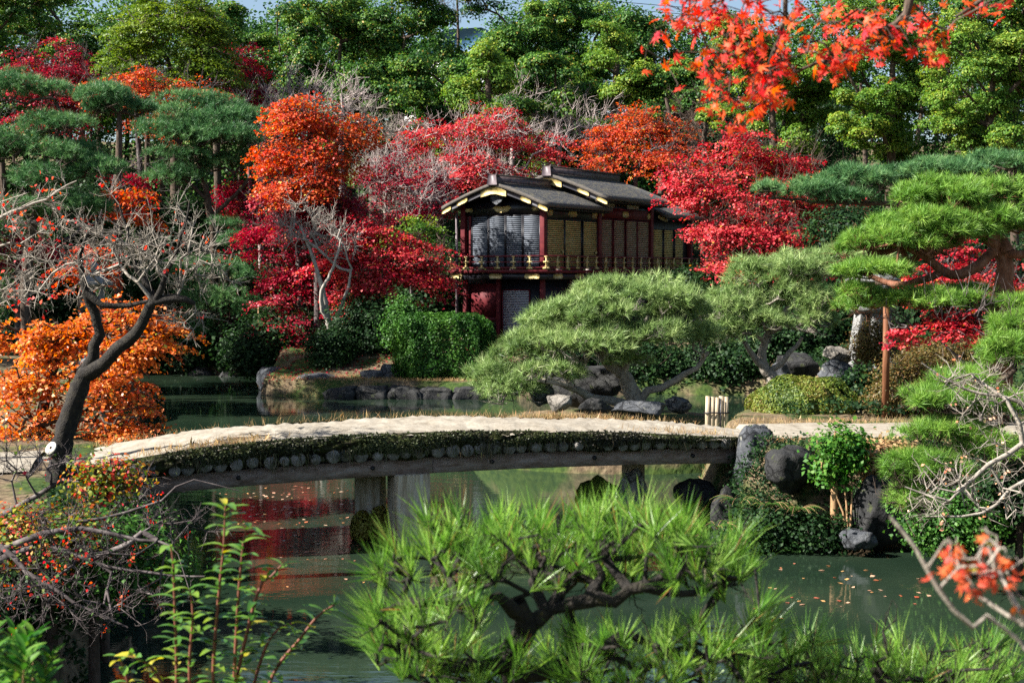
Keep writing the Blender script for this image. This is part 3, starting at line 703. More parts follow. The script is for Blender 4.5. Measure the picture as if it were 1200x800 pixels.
BA = np.array([-6.9, 19.05]); BB = np.array([4.0, 22.35])
BD = BB - BA; BL = float(np.linalg.norm(BD)); BD = BD / BL; BN = np.array([-BD[1], BD[0]])      # BN points to the far side
def deck_z(s):
    t = s / BL
    return max(1.34, 1.69 - (3.3 * (.5 - t) ** 2.5 if t < .5 else 1.25 * (t - .5) ** 2))
def beam_z(s):
    t = s / BL
    return 1.0 + .02 - .62 * (t - .66) ** 2
def bpt(s, w, z): p = BA + BD * s + BN * w; return (p[0], p[1], z)

def bridge():
    rng = np.random.default_rng(5)
    c = BA + BD * BL * .5
    e = empty('bridge', (c[0], c[1], 0), 'low arched earth topped wooden footbridge with mossy edges across the pond', 'bridge')
    off = np.array([c[0], c[1], 0])
    S = np.linspace(0, BL, 150); wid = 2.0
    # walking surface: slightly crowned, ragged edges
    nw = 15; V = []
    for s in S:
        for j in range(nw):
            t = j / (nw - 1); w = wid * t
            z = deck_z(s) + .035 * math.sin(math.pi * t) + .012 * math.sin(s * 5 + j) + .01 * rng.normal() - (.05 if j in (0, nw - 1) else 0) + .02 * math.sin(s * 1.7 + t * 4)
            if j == 0: w -= .05 + .03 * math.sin(s * 9) + .02 * rng.normal()
            if j == nw - 1: w += .04 * math.sin(s * 7)
            V.append(bpt(s, w, z))
    i = np.arange(len(S) - 1)[:, None] * nw; j = np.arange(nw - 1)[None, :]
    F = np.stack([i + j, i + j + 1, i + nw + j + 1, i + nw + j], -1).reshape(-1, 4)
    build('deck', np.array(V) - off, [F], M['deck'], e, smooth=True)
    # mossy sides, near and far
    for side, name in ((0, 'mossy_bank'), (1, 'mossy_bank')):
        nh = 9; V = []
        for s in S:
            zt = deck_z(s) - .03; zb_ = beam_z(s) + .36 + .07 * math.sin(s * 1.9) + .04 * math.sin(s * 5.3)
            zb_ = min(zb_, zt - .1)
            for k in range(nh):
                t = k / (nh - 1); bul = .07 * math.sin(math.pi * t) + .05 * math.sin(s * 11 + k * 2.1) * math.sin(math.pi * t) + .03 * rng.normal() * math.sin(math.pi * t)
                w = -.03 - bul if side == 0 else wid + .01 + bul
                V.append(bpt(s, w + (.10 * t * t if side == 0 else -.1 * t * t), zt + (zb_ - zt) * t + (.02 if k == 0 else 0)))
        i = np.arange(len(S) - 1)[:, None] * nh; j = np.arange(nh - 1)[None, :]
        F = np.stack([i + j, i + nh + j, i + nh + j + 1, i + j + 1], -1).reshape(-1, 4)
        build(name, np.array(V) - off, [F], M['bank'], e, smooth=True)
    # moss and little plants hanging on the near bank
    n = 26000; s = rng.uniform(.6, BL - .2, n); t = rng.random(n) ** .8; zt = np.array([deck_z(x) for x in s]); zb2 = np.array([min(beam_z(x) + .36 + .10 * math.sin(x * 3.1) * math.sin(x * 1.3), deck_z(x) - .1) for x in s])
    keep = (np.sin(s * 2.3) + np.sin(s * 5.1 + 1) + np.sin(t * 7 + s * 3) + rng.normal(size=n) * .7) > -.5
    s, t, zt, zb2 = s[keep], t[keep], zt[keep], zb2[keep]; n = len(s)
    w = -.07 - .07 * np.sin(np.pi * t) + .08 * t * t - rng.random(n) * .05
    p = np.stack([BA[0] + BD[0] * s + BN[0] * w, BA[1] + BD[1] * s + BN[1] * w, zt + (zb2 - zt) * t + .01], 1)
    nn = unit(np.array([-BN[0], -BN[1], .5]) + rng.normal(size=(n, 3)) * .6)
    V, F = leaf_quads(p, nn, rng.uniform(.02, .055, n), .6, rng); cl = .5 + .5 * np.sin(s * 1.7 + 2) * np.sin(s * .9)
    build('moss_tufts', V - off, [F], leaf_mat('bank_moss', [(.012,.012,.008), (.03,.028,.014), (.04,.055,.014), (.09,.10,.035)], .12), e, tint=np.clip(.55 * cl + .45 * rng.random(n), 0, 1))
    # strands and roots hanging from the bank over the logs
    n = 900; s = .7 + (BL - 1.0) * rng.random(n) ** .7; s = s + .15 * np.sin(s * 6); w = -.13 - rng.random(n) * .03; zb2 = np.array([min(beam_z(x) + .40, deck_z(x) - .1) for x in s]) + rng.uniform(-.02, .12, n)
    p = np.stack([BA[0] + BD[0] * s + BN[0] * w, BA[1] + BD[1] * s + BN[1] * w, zb2], 1); d = unit(rng.normal(size=(n, 3)) * .22 + np.array([0, 0, -1.0])); L = rng.uniform(.04, .17, n) * (1 + .9 * (np.sin(s * 2.1) > .5)); wd = unit(np.cross(d, BN_ := np.array([BN[0], BN[1], 0]))) * .005
    V = np.stack([p - wd, p + wd, p + d * L[:, None]], 1).reshape(-1, 3)
    build('hanging_roots', V - off, [np.arange(3 * n).reshape(-1, 3)], leaf_mat('hanging_root', [(.02,.018,.012), (.06,.05,.03), (.05,.07,.018), (.16,.12,.07)], .1), e, tint=rng.random(n))
    # log ends
    sp = .222; k = 0; s0 = 1.15
    while s0 + k * sp < BL - .55:
        s = s0 + k * sp + rng.uniform(-.035, .035); r = rng.uniform(.072, .112); z = beam_z(s) + .28 + r + rng.uniform(-.004, .03); k += 1
        m = MB(); a = bpt(s, -.06 - rng.uniform(0, .05), z); b = bpt(s, wid + .02, z)
        m.tube([(a[0] - off[0], a[1] - off[1], a[2]), (a[0] - off[0] + BN[0] * .03, a[1] - off[1] + BN[1] * .03, a[2]), (b[0] - off[0], b[1] - off[1], b[2])], [r * .93, r, r], 12); m.build('log', M['log'], e, smooth=False)
    # beams: two lengths on each side meeting over the piers
    for w in (.12, 1.66):
        for s_0, s_1 in ((.35, 6.02), (6.03, BL - .3)):
            m = MB(); xs = np.linspace(s_0, s_1, 14); V = []
            for s in xs:
                z = beam_z(s) + .275
                for ww, zz in ((w, z - .235), (w + .2, z - .235), (w + .2, z), (w, z)): q = bpt(s, ww, zz); V.append((q[0] - off[0], q[1] - off[1], q[2]))
            F = [(0, 1, 2, 3), tuple(13 * 4 + x for x in (3, 2, 1, 0))]
            for a in range(13):
                for b in range(4): F.append((a * 4 + b, (a + 1) * 4 + b, (a + 1) * 4 + (b + 1) % 4, a * 4 + (b + 1) % 4))
            m.add(V, F); m.build('beam', M['beam'], e)
            for bs in np.linspace(s_0 + .9, s_1 - .9, 3):
                if w < 1:
                    q = bpt(bs, w - .022, beam_z(bs) + .17); h = MB(); h.lathe([(.035, -.02), (.03, .02)], 8)
                    o = h.build('bolt_head', M['black_lacquer'], e); o.location = (q[0] - off[0], q[1] - off[1], q[2]); o.rotation_euler = (math.pi / 2, 0, math.atan2(BD[1], BD[0]))
    # piers: pairs of square posts
    def pier(px, py0, y, sz, rz):
        p = W(px, py0, y); m = MB(); m.box(-sz / 2, sz / 2, -sz / 2, sz / 2, -.9, beam_z((p[0] - BA[0]) / BD[0]) + .05)
        o = m.build('pier_post', M['post_wood'], e, bevel=.02); o.location = (p[0] - off[0], p[1] - off[1], 0); o.rotation_euler = (0, 0, rz)
    pier(434, 566, 21.55, .40, R(-8)); pier(479, 556, 20.98, .52, R(21)); pier(742, 556, 22.9, .30, R(14))
    # moss round the foot of the pier
    for px, y, sz, sh in ((424, 21.2, .17, .5), (446, 21.25, .2, .62)):
        n = 2600; d = unit(rng.normal(size=(n, 3))); q = W(px, 628, y)
        cc = np.array([q[0], q[1], .16]); p = cc + d * np.array([sz, sz, sh * .55]) * rng.uniform(.7, 1.05, (n, 1)); p = p[p[:, 2] > 0]; d = unit(p - cc); n = len(p)
        V, F = leaf_quads(p, unit(d + rng.normal(size=(n, 3)) * .5), rng.uniform(.025, .06, n), .8, rng)
        build('moss_clump', V - off, [F], leaf_mat('pier_moss', [(.12,.06,.012), (.24,.22,.03), (.34,.33,.06), (.42,.36,.10)], .3), e, tint=rng.random(n))
bridge()

# path running on from the right end of the bridge and from its left end
def path(pts, wid, name):
    pts = np.array(pts, float); m = len(pts); t = np.gradient(pts, axis=0); t /= np.linalg.norm(t, axis=1)[:, None]; nn = np.stack([-t[:, 1], t[:, 0]], 1)
    V = []; k = 9
    for i in range(m):
        for j in range(k):
            p = pts[i] + nn[i] * wid[i] * (j / (k - 1) - .5) * (1 + .06 * math.sin(i * 1.3 + j)); V.append((p[0], p[1], hz(p[0], p[1]) + .03 + .03 * math.sin(math.pi * j / (k - 1))))
    i = np.arange(m - 1)[:, None] * k; j = np.arange(k - 1)[None, :]
    F = np.stack([i + j, i + k + j, i + k + j + 1, i + j + 1], -1).reshape(-1, 4)
    tag(build(name, np.array(V), [F], M['deck'], smooth=True), kind='structure')
path([(3.6 + .35 * i, 23.25 + .02 * i) for i in range(26)], [2.0] * 26, 'path')
path([(-12 + .3 * i, 18.4 + .07 * i) for i in range(19)], [2.2] * 19, 'path')

# ------------------------------------------------------------------ lanterns, fence post, prop, pole, building, cables
def lantern_tall():
    p = W(112, 352, 40); g = hz(p[0], 40); z0 = p[2]
    e = empty('stone_lantern', (p[0], p[1], g), 'tall stone lantern with square window behind the leafless tree', 'stone lantern', 'stone lanterns', R(20))
    zz = z0 - g
    m = MB(); m.lathe([(.5, -.1), (.5, .14), (.42, .2), (.3, .3)], 6); m.build('base', M['lantern'], e)
    m = MB(); m.lathe([(.2, .3), (.17, .4), (.17, zz - .35), (.2, zz - .25)], 14); m.build('shaft', M['lantern'], e)
    m = MB(); m.lathe([(.2, zz - .25), (.4, zz - .12), (.42, zz)], 6); m.build('platform', M['lantern'], e)
    m = MB()
    for x in (-.24, .17):
        for y in (-.24, .17): m.box(x, x + .07, y, y + .07, zz, zz + .4)
    m.box(-.24, .24, -.24, .24, zz + .002, zz + .10); m.box(-.24, .24, -.24, .24, zz + .33, zz + .42)
    m.box(-.168, -.08, -.235, -.20, zz + .1, zz + .33); m.box(.08, .168, -.235, -.20, zz + .1, zz + .33); m.box(-.235, -.2, -.168, .168, zz + .1, zz + .33); m.box(.2, .235, -.168, .168, zz + .1, zz + .33)
    m.build('fire_box', M['lantern'], e, bevel=.008)
    m = MB(); m.lathe([(.62, zz + .42), (.64, zz + .50), (.42, zz + .62), (.22, zz + .74), (.12, zz + .80)], 4, rot=math.pi / 4); o = m.build('cap', M['lantern'], e)
    m = MB(); m.lathe([(.1, zz + .80), (.14, zz + .88), (.12, zz + .98), (.03, zz + 1.08)], 12); m.build('finial', M['lantern'], o)
lantern_tall()

def lantern_legs():
    y = 35.0; p = W(1022, 412, y); g = hz(p[0], y); 
    e = empty('stone_lantern', (p[0], y, g), 'broad stone lantern on splayed slab legs half hidden by pine boughs', 'stone lantern', 'stone lanterns', R(12))
    t = W(1022, 366, y)[2] - g
    for a in (R(180), R(0), R(90), R(270)):
        m = MB(); c, s = math.cos(a), math.sin(a); path_ = [(.62, -.1), (.60, .15), (.50, t * .6), (.40, t)]
        V = []; 
        for r, z in path_:
            for w, q in ((-.19, 0), (.19, 0), (.17, .2), (-.17, .2)): V.append(((r + q * -1) * c - w * s, (r + q * -1) * s + w * c, z))
        F = [(3, 2, 1, 0), tuple(12 + i for i in range(4))]
        for k in range(3):
            for b in range(4): F.append((k * 4 + b, k * 4 + (b + 1) % 4, (k + 1) * 4 + (b + 1) % 4, (k + 1) * 4 + b))
        m.add(V, F); m.build('leg', M['lantern'], e, bevel=.015)
    m = MB(); m.lathe([(.55, t), (.66, t + .08), (.66, t + .2)], 6); m.build('platform', M['lantern'], e)
    m = MB()
    for i in range(6):
        a = i * math.pi / 3; m.tube([(.40 * math.cos(a), .40 * math.sin(a), t + .2), (.40 * math.cos(a), .40 * math.sin(a), t + .72)], .065, 6)
    m.lathe([(.42, t + .2), (.42, t + .29)], 6); m.lathe([(.42, t + .66), (.42, t + .74)], 6); m.build('fire_box', M['lantern'], e)
    m = MB(); m.lathe([(.74, t + .74), (.76, t + .80), (.5, t + .90), (.28, t + .98), (.15, t + 1.0)], 6); o = m.build('cap', M['lantern'], e)
    m = MB(); m.lathe([(.10, t + 1.0), (.12, t + 1.05), (.09, t + 1.12), (.03, t + 1.17)], 12); m.build('finial', M['lantern'], o)
lantern_legs()

def bundle():
    p = W(840, 490, 25.6); g = min(hz(p[0], p[1]), p[2]); rng = np.random.default_rng(8)
    e = empty('fence_end', (p[0], p[1], g), 'short end post of upright split logs bound with black rope beside the path', 'fence post')
    h = W(840, 464, 25.6)[2] - g
    for i in range(5):
        x = -.165 + i * .082; m = MB(); r = .046 + .004 * (i % 2); m.tube([(0, 0, -.15), (0, 0, h * .6), (.004, 0, h - .012 * (i % 3))], [r, r, r * .96], 10)
        o = m.build('log', M['post_wood'], e); o.location = (x, .01 * (i % 2), 0)
    for z in (h * .63,):
        m = MB(); m.tube([(-.225, -.055, z), (-.08, -.066, z + .004), (.08, -.066, z - .004), (.225, -.055, z), (.23, .06, z), (0, .07, z), (-.23, .06, z), (-.225, -.055, z)], .013, 6); m.build('rope', M['black_lacquer'], e)
    m = MB(); m.tube([(.06, -.07, .05), (.062, -.062, h * .95)], .012, 6); m.build('rope', M['black_lacquer'], e)
bundle()

def prop():
    p = W(1039, 334, 25.5); g = hz(p[0], p[1])
    e = empty('branch_prop', (p[0], p[1], g), 'upright reddish brown log propping up a low pine limb', 'support post')
    m = MB(); h = p[2] - g; m.tube([(0, 0, -.1), (.01, 0, h * .5), (0, 0, h)], [.066, .062, .058], 12); m.build('pole', solid('orange_brown_log', [(.07,.028,.012), (.15,.06,.028), (.24,.13,.07)], 8, .7, .2, .4, stretch=(1, 1, .2)), e, smooth=True)
    m = MB(); m.tube([(-.2, 0, h + .05), (.2, 0, h + .05)], .05, 10); m.build('crosspiece', M['bark'], e)
    m = MB()
    for z in (h - .02, h + .01, h - .05): m.lathe([(.09, z - .013), (.098, z), (.09, z + .013)], 10)
    m.build('rope', M['black_lacquer'], e)
prop()

def far_building():
    y = 150; a = W(545, 46, y); e = empty('distant_building', (a[0], y, 0), 'distant pale building with blue metal roof glimpsed between the treetops', 'building', None, R(-18))
    z = a[2]; wall = solid('pale_render', [(.5,.5,.5), (.6,.6,.6)], 1, .8, .3, .1); rf = solid('blue_metal_roof', [(.04,.11,.24), (.07,.17,.32)], 2, .5, .4, .1)
    m = MB(); m.box(-7, 7, 0, 10, 0, z - 1.4); m.build('wall', wall, e)
    m = MB(); m.prism([(-7.6, z - 1.4), (7.6, z - 1.4), (2, z + 1.0), (-2, z + 1.0)], 1, -.6, 10.6); m.build('roof', rf, e)
    for i in range(4):
        for k in range(3):
            w = MB(); w.box(-5.6 + i * 3.2, -4.0 + i * 3.2, -.06, -.004, z - 4 - k * 3.2, z - 2.4 - k * 3.2); w.build('window', M['black_lacquer'], e)
far_building()

for k, (py, lab) in enumerate(((8, 'uppermost of the thin cables crossing the sky gap above the right-hand trees'), (16, 'middle one of three thin cables across the sky gap behind scarlet leaves'), (22, 'lowest of the thin cables crossing the sky gap above the right-hand trees'))):
    m = MB(); a = W(520, py - 26, 160); b = W(1500, py + 22, 150); xs = np.linspace(0, 1, 30)
    m.tube([a + (b - a) * t - np.array([0, 0, 1.5]) * math.sin(math.pi * t) for t in xs], .035, 5); tag(m.build('overhead_cable', M['black_lacquer']), lab, 'cable', 'overhead cables')

m = MB(); p = W(303, 440, 54.5); m.tube([(p[0], p[1], -.5), (p[0] + .02, p[1], 2.9)], [.035, .03], 8); tag(m.build('bamboo_pole', M['stem_tan']), 'thin upright tan pole standing in dark water by the shore', 'pole')
# ------------------------------------------------------------------ rocks along the shores
def wrock(px, py, y, wpx, hpx, seed, label, mat='rock_blue', depth=.8, rz=0.0, sharp=1.0):
    c = W(px, py, y); k = y / FOC
    rock(c, (wpx * k * 1.12, wpx * k * depth, hpx * k * 1.15), seed, label, mat, rz, sharp=sharp)
wrock(320, 447, 48.6, 46, 42, 1, 'upright pale flecked rock at the left end of the far shore', 'rock_blue')
wrock(338, 456, 47.4, 52, 24, 2, 'low blue grey rock lying in the water beside an upright one')
wrock(385, 455, 47.0, 78, 34, 3, 'wedge shaped grey rock sloping into the far water', 'rock_blue', .6)
wrock(437, 440, 46.9, 40, 18, 4, 'small squared blue rock on the far bank above the kerb of stones')
wrock(357, 443, 48.2, 16, 14, 5, 'round fist like pale stone between shore rocks', 'rock_pale')
wrock(265, 446, 55.2, 36, 26, 6, 'dark grey rock at the shaded back of the pond', 'rock_dark')
wrock(232, 441, 56.0, 40, 22, 7, 'low dark rock beneath shaded shrubs across the pond', 'rock_dark')
wrock(655, 472, 28.9, 36, 26, 8, 'pale triangular rock lit by the sun behind the bridge', 'rock_pale')
wrock(634, 463, 29.4, 28, 32, 9, 'bluish rock standing left of the pale triangular one')
wrock(690, 455, 31.2, 96, 52, 10, 'large dark bluish rock under the boughs of the clipped pine', 'rock_dark')
wrock(745, 478, 29.0, 70, 24, 11, 'flat mossy rock at the foot of the leaning pine trunk', 'rock_blue')
wrock(795, 474, 29.6, 34, 20, 12, 'small grey rock in dry grass right of the pine trunk', 'rock_blue')
wrock(700, 476, 28.6, 40, 20, 13, 'low shadowed rock between pale rock and pine trunk', 'rock_dark')
wrock(983, 417, 34.0, 34, 22, 14, 'light grey stone perched atop rocks below the broad lantern', 'rock_pale')
wrock(982, 436, 33.6, 46, 30, 15, 'blue grey boulder under the perched light stone', 'rock_blue')
wrock(935, 430, 35.0, 56, 40, 16, 'dark boulder in shade left of the lantern', 'rock_dark')
wrock(917, 438, 34.4, 28, 22, 17, 'small bluish rock at the water below the lantern slope', 'rock_blue')
wrock(1024, 448, 31, 40, 40, 18, 'mauve grey rock behind the round clipped bush', 'rock_dark')
wrock(882, 546, 22.0, 54, 88, 19, 'tall veined standing rock at the right end of the bridge', 'rock_blue', .9, .3, .7)
wrock(924, 552, 21.0, 72, 50, 20, 'rounded purple black boulder beside the standing rock', 'rock_dark', .8, .2, .5)
wrock(1030, 604, 20.35, 86, 96, 21, 'massive dark boulder at the waterline right of the bare canes', 'rock_dark', .7, .1)
wrock(1005, 632, 19.9, 40, 24, 22, 'small lilac grey stone at the foot of the massive boulder', 'rock_blue')
wrock(855, 606, 21.5, 44, 64, 23, 'dark upright stone among ferns under the bridge end', 'rock_dark')
wrock(812, 580, 22.6, 60, 50, 24, 'shadowed abutment stone beneath the bridge beam', 'rock_dark')
wrock(745, 600, 22.3, 44, 96, 25, 'pale leaning stone lit under the bridge', 'rock_pale', .8, .5)
wrock(707, 592, 22.5, 62, 70, 26, 'yellow green mossy stone under the bridge', 'rock_moss')
wrock(150, 606, 18.7, 66, 120, 27, 'blue shadowed abutment boulder below the left end of the bridge', 'rock_dark', .9)
wrock(95, 600, 18.0, 80, 110, 28, 'dark bank boulder under the leafless tree', 'rock_dark', .9)
wrock(1150, 600, 19.2, 110, 70, 29, 'dark boulder behind leafless twigs on the right bank', 'rock_dark')
# kerb of flat stones along the far bank
for i in range(5):
    p = W(388 + i * 37 + 12, 461, 45.3)
    rock((p[0], 45.4 + .06 * (i % 2), .04), (1.04, .9, .62 + .05 * (i % 3)), 60 + i, 'flat grey kerb stone in the row edging the far bank below the hedge', 'rock_dark', .04 * (i - 2), 'kerb stone', 'kerb stones along the far bank', 'kerb_stone', .5, .4)
for i in range(4):
    p = W(452 + i * 32 + 12, 447, 46.9)
    rock((p[0], 46.95, .74), (1.0, .6, .42), 80 + i, 'long low stone in the upper row at the foot of the clipped hedge', 'rock_blue', 0, 'kerb stone', 'stones at the hedge foot', 'kerb_stone', .4, .35)

# ------------------------------------------------------------------ background evergreens, on the rising ground
def big_tree(px, y, top, wpx, mat, label, hfrac=1.15, ncl=420, per=80, size=.2, sig=.42, lobes=14, group='evergreens along the skyline'):
    rr = np.random.default_rng(abs(int(px * 7 + y))); bot = top + wpx * hfrac; cy_ = (top + bot) / 2; blobs = []
    for i in range(lobes):
        f = (i + .5) / lobes; a = rr.uniform(-1, 1) * (math.sin(math.pi * min(.95, .18 + f * .8)) ** .7); w = wpx * rr.uniform(.22, .46)
        blobs.append((px + a * wpx * .40, top + w * .3 + (bot - top - w * .4) * f, y + rr.uniform(-1.6, 1.6), w, w * rr.uniform(.6, .8)))
    g = W(px, 400, y); gz = hz(g[0], y); pyb = 320 + (4 - gz) * FOC / y
    tr = [(px + rr.uniform(-6, 6), pyb, y, .24), (px + rr.uniform(-6, 6), (pyb + cy_) / 2, y, .2), (px, cy_ + (bot - cy_) * .3, y, .15), (px + rr.uniform(-10, 10), cy_ - (cy_ - top) * .4, y, .07)]
    return leafy('evergreen_tree', label, 'tree', tr, blobs, int(ncl * .46), int(per * 3.0), size * .8, sig * 1.65, .62, mat, group=group, asp=.62, upn=.35, outn=1.0, tip=.02, step=.6, gap=-.2, shell=.45, nrand=.38, mode='clump', tintc=.5)

def woods():
    rng = rng_next(); prof_x = [-100, 100, 285, 310, 335, 500, 535, 556, 580, 730, 770, 800, 850, 880, 905, 1000, 1300]; prof_y = [-20, -10, 0, 22, 0, 5, 62, 62, 8, 0, 26, 30, 20, 46, 20, -20, -30]
    n = 3800; px = rng.uniform(-120, 1320, n); y = rng.uniform(90, 99, n); t = np.interp(px, prof_x, prof_y) + 10 * np.sin(px * .07) + rng.uniform(0, 14, n)
    T = np.array([W(a, tt + (250 - tt) * rng.random() ** 1.1, b) for a, b, tt in zip(px, y, t)]); per = 60
    c = np.repeat(T, per, 0) + rng.normal(size=(n * per, 3)) * np.array([.6, .6, .4]); V, F = leaf_quads(c, unit(rng.normal(size=(n * per, 3)) * .7 + np.array([-.2, -.3, .8])), rng.uniform(.18, .34, n * per), .65, rng)
    P0 = []; P1 = []
    for a in np.arange(-120, 1320, 22): p = W(a + rng.uniform(-8, 8), 200, rng.uniform(88, 96)); g = hz(p[0], p[1]); P0.append([p[0], p[1], g]); P1.append([p[0] + rng.normal() * .5, p[1], g + 8])
    V2, F2 = segs(np.array(P0), np.array(P1), np.full(len(P0), .2), np.full(len(P0), .1), 7)
    o = build('woods', np.concatenate([V, V2]), [np.concatenate([F, F2 + len(V)])], [M['evergreen'], M['bark']], tint=np.concatenate([np.clip(np.repeat(rng.random(n), per) * .5 + rng.random(n * per) * .35, 0, 1), np.zeros(len(F2))]), midx=np.concatenate([np.zeros(len(F)), np.ones(len(F2))]))
    tag(o, 'dark mass of woodland closing the garden behind the evergreens', 'woods', kind='stuff')
woods()

def undergrowth():
    rng = rng_next(); n = 5200; px = rng.uniform(-150, 1350, n); y = 57.5 + rng.random(n) ** .8 * 30; x = (px - 600) / FOC * y
    u = (x - 1.18) * math.cos(R(33)) - (y - 53) * math.sin(R(33)); v = (x - 1.18) * math.sin(R(33)) + (y - 53) * math.cos(R(33)); k = ~((u > -5) & (u < 1.6) & (v > -2) & (v < 14)); x, y = x[k], y[k]; n = len(x)
    h = (.6 + .5 * vnoise(x * 1.3, y * 1.3)) * 1.3 + .25; z = H(x, y) + h * rng.random(n) ** .7; per = 34
    c = np.repeat(np.stack([x, y, z], 1), per, 0) + rng.normal(size=(n * per, 3)) * np.array([.35, .35, .2]); V, F = leaf_quads(c, unit(rng.normal(size=(n * per, 3)) * .7 + np.array([0, -.3, .8])), rng.uniform(.12, .24, n * per), .6, rng)
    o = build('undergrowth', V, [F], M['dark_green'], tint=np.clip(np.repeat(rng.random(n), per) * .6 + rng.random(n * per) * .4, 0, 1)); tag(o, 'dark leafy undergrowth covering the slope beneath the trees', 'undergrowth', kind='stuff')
undergrowth()

EG = [
 (-20, 74, -30, 190, 'evergreen', 'dense evergreen at the far left edge of the skyline'),
 (75, 82, -40, 190, 'evergreen', 'dark evergreen behind the red maple at upper left'),
 (250, 80, 2, 150, 'evergreen', 'evergreen just right of the round light green tree'),
 (330, 86, 4, 150, 'evergreen', 'evergreen with crown below the first sky gap from the left'),
 (395, 79, -10, 160, 'evergreen', 'sunlit dark evergreen above the orange red maple'),
 (468, 84, -14, 170, 'evergreen', 'evergreen left of the narrow sky gap with the blue roof'),
 (600, 82, -16, 150, 'evergreen', 'evergreen right of the narrow sky gap with the blue roof'),
 (690, 86, -8, 160, 'evergreen', 'tall evergreen straight above the pavilion roof'),
 (775, 80, 14, 150, 'evergreen', 'dark evergreen behind the hanging scarlet leaves'),
 (1190, 70, -40, 190, 'evergreen', 'dark evergreen at the right edge of the skyline'),
 (440, 72, 80, 130, 'evergreen', 'shorter evergreen behind grey twigs left of the pavilion'),
 (650, 73, 60, 150, 'evergreen', 'shorter evergreen between tall ones above the red maple'),
 (520, 75, 62, 120, 'evergreen', 'small dark evergreen under the blue roof gap'),
 (790, 70, 70, 130, 'evergreen', 'shaded evergreen above the orange maple'),
]
for a in EG: big_tree(*a)
big_tree(572, 68, 48, 84, 'yellowgreen', 'bright yellow green tree standing out amid dark evergreens', ncl=210, per=70, size=.17, lobes=9, sig=.34)
big_tree(722, 72, 20, 90, 'yellowgreen', 'narrow yellowish green tree above the pavilion ridge', ncl=190, per=70, size=.16, lobes=9, sig=.34)
big_tree(905, 62, 10, 170, 'yellowgreen', 'yellow tinged broadleaf tree behind the scarlet foliage', ncl=520, per=80, size=.15, sig=.30, lobes=18, hfrac=1.15)
big_tree(1045, 58, -20, 180, 'yellowgreen', 'broad light green camphor tree with leafy tiers right of the scarlet leaves', ncl=640, per=90, size=.14, sig=.28, lobes=20, hfrac=1.2)
big_tree(1160, 54, 20, 170, 'yellowgreen', 'glossy light green tree at the right edge above the pines', ncl=560, per=90, size=.13, sig=.28, lobes=18, hfrac=1.0)
# round light green maple at upper left
leafy('maple_tree', 'round light green maple with layered crown above red ones', 'maple', [(205, 175, 64, .2), (208, 120, 64, .16), (196, 70, 64, .1)],
      [(200, 40, 64, 150, 90), (150, 78, 63, 80, 60), (245, 80, 63, 90, 56), (205, 8, 65, 90, 60), (195, 90, 62, 90, 30)], 430, 85, .12, .62, .06, 'momiji_green', group='maples', zlow=-.5, asp=.8, mode='spray', droop=.3, upn=.8, outn=.6, nrand=.4, tier=.6)

# ------------------------------------------------------------------ maples
def maple(label, trunk, blobs, ncl, mat, per=60, size=.105, sig=.62, flat=.05, tw=300, bark='bark_dull', zlow=-.9, gap=-.1, shell=.25, tier=.62, **k):
    ncl = int(ncl * 1.05); tw = int(tw * .6); trunk = [(a, b, c, d * .7) for a, b, c, d in trunk]
    return leafy('maple_tree', label, 'maple', trunk, blobs, ncl, per, size, sig, flat, mat, bark=bark, group='maples', zlow=zlow, asp=.85, tw=tw, twl=.8, twr=.011, droop=.3, gap=gap, shell=shell, upn=.8, outn=.6, mode='spray', nrand=.4, tier=tier, **k)
maple('purplish red maple at the upper left skyline', [(68, 175, 66, .16), (64, 110, 66, .12), (60, 70, 66, .06)], [(58, 70, 66, 110, 60), (40, 95, 65, 70, 50), (85, 100, 65, 80, 60), (60, 130, 65, 110, 50)], 230, 'crimson', tw=500)
maple('orange red maple under the round light green tree', [(165, 210, 60, .16), (160, 150, 60, .12), (160, 115, 60, .06)], [(150, 100, 60, 110, 40), (225, 108, 60, 90, 30), (185, 140, 59, 70, 40)], 120, 'orange_red')
maple('deep crimson maple right of the round light green tree', [(292, 150, 67, .14), (290, 105, 67, .1), (288, 80, 67, .05)], [(288, 86, 67, 56, 66), (262, 105, 66, 40, 36), (300, 110, 66, 50, 40)], 130, 'crimson', tw=150)
maple('large orange red maple left of the grey leafless tree', [(372, 330, 51.8, .2), (368, 240, 51.8, .15), (365, 160, 51.8, .08)], [(350, 135, 51.8, 80, 40), (405, 145, 52.4, 70, 36), (335, 175, 51.8, 70, 50), (385, 185, 51.8, 90, 50), (350, 215, 51.3, 90, 40)], 330, 'orange_red', tw=500)
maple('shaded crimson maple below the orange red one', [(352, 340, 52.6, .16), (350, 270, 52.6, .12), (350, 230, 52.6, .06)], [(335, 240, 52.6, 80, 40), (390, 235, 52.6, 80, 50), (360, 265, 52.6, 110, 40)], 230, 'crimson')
maple('wide red maple with grey twigs behind the pavilion roof', [(560, 300, 66, .22), (560, 230, 66, .17), (560, 170, 66, .09)], [(500, 160, 66, 110, 50), (570, 150, 66, 120, 44), (620, 165, 66, 110, 50), (540, 195, 65, 150, 60), (610, 200, 66, 90, 40), (480, 205, 65, 70, 60)], 400, 'red', tw=1500, bark='bark_mauve')
maple('red maple with bare lower twigs just left of the pavilion roof', [(478, 330, 58, .14), (482, 270, 58, .1), (488, 230, 58, .05)], [(480, 235, 58, 90, 60), (455, 200, 58, 60, 50), (510, 215, 59, 50, 50)], 120, 'crimson', tw=1300, bark='bark_mauve')
maple('orange maple behind the pavilion ridge', [(745, 290, 68, .2), (745, 210, 68, .15), (745, 170, 68, .08)], [(705, 165, 68, 60, 50), (745, 150, 68, 90, 50), (800, 158, 68, 70, 56), (760, 185, 67, 120, 40)], 300, 'orange_red', tw=500)
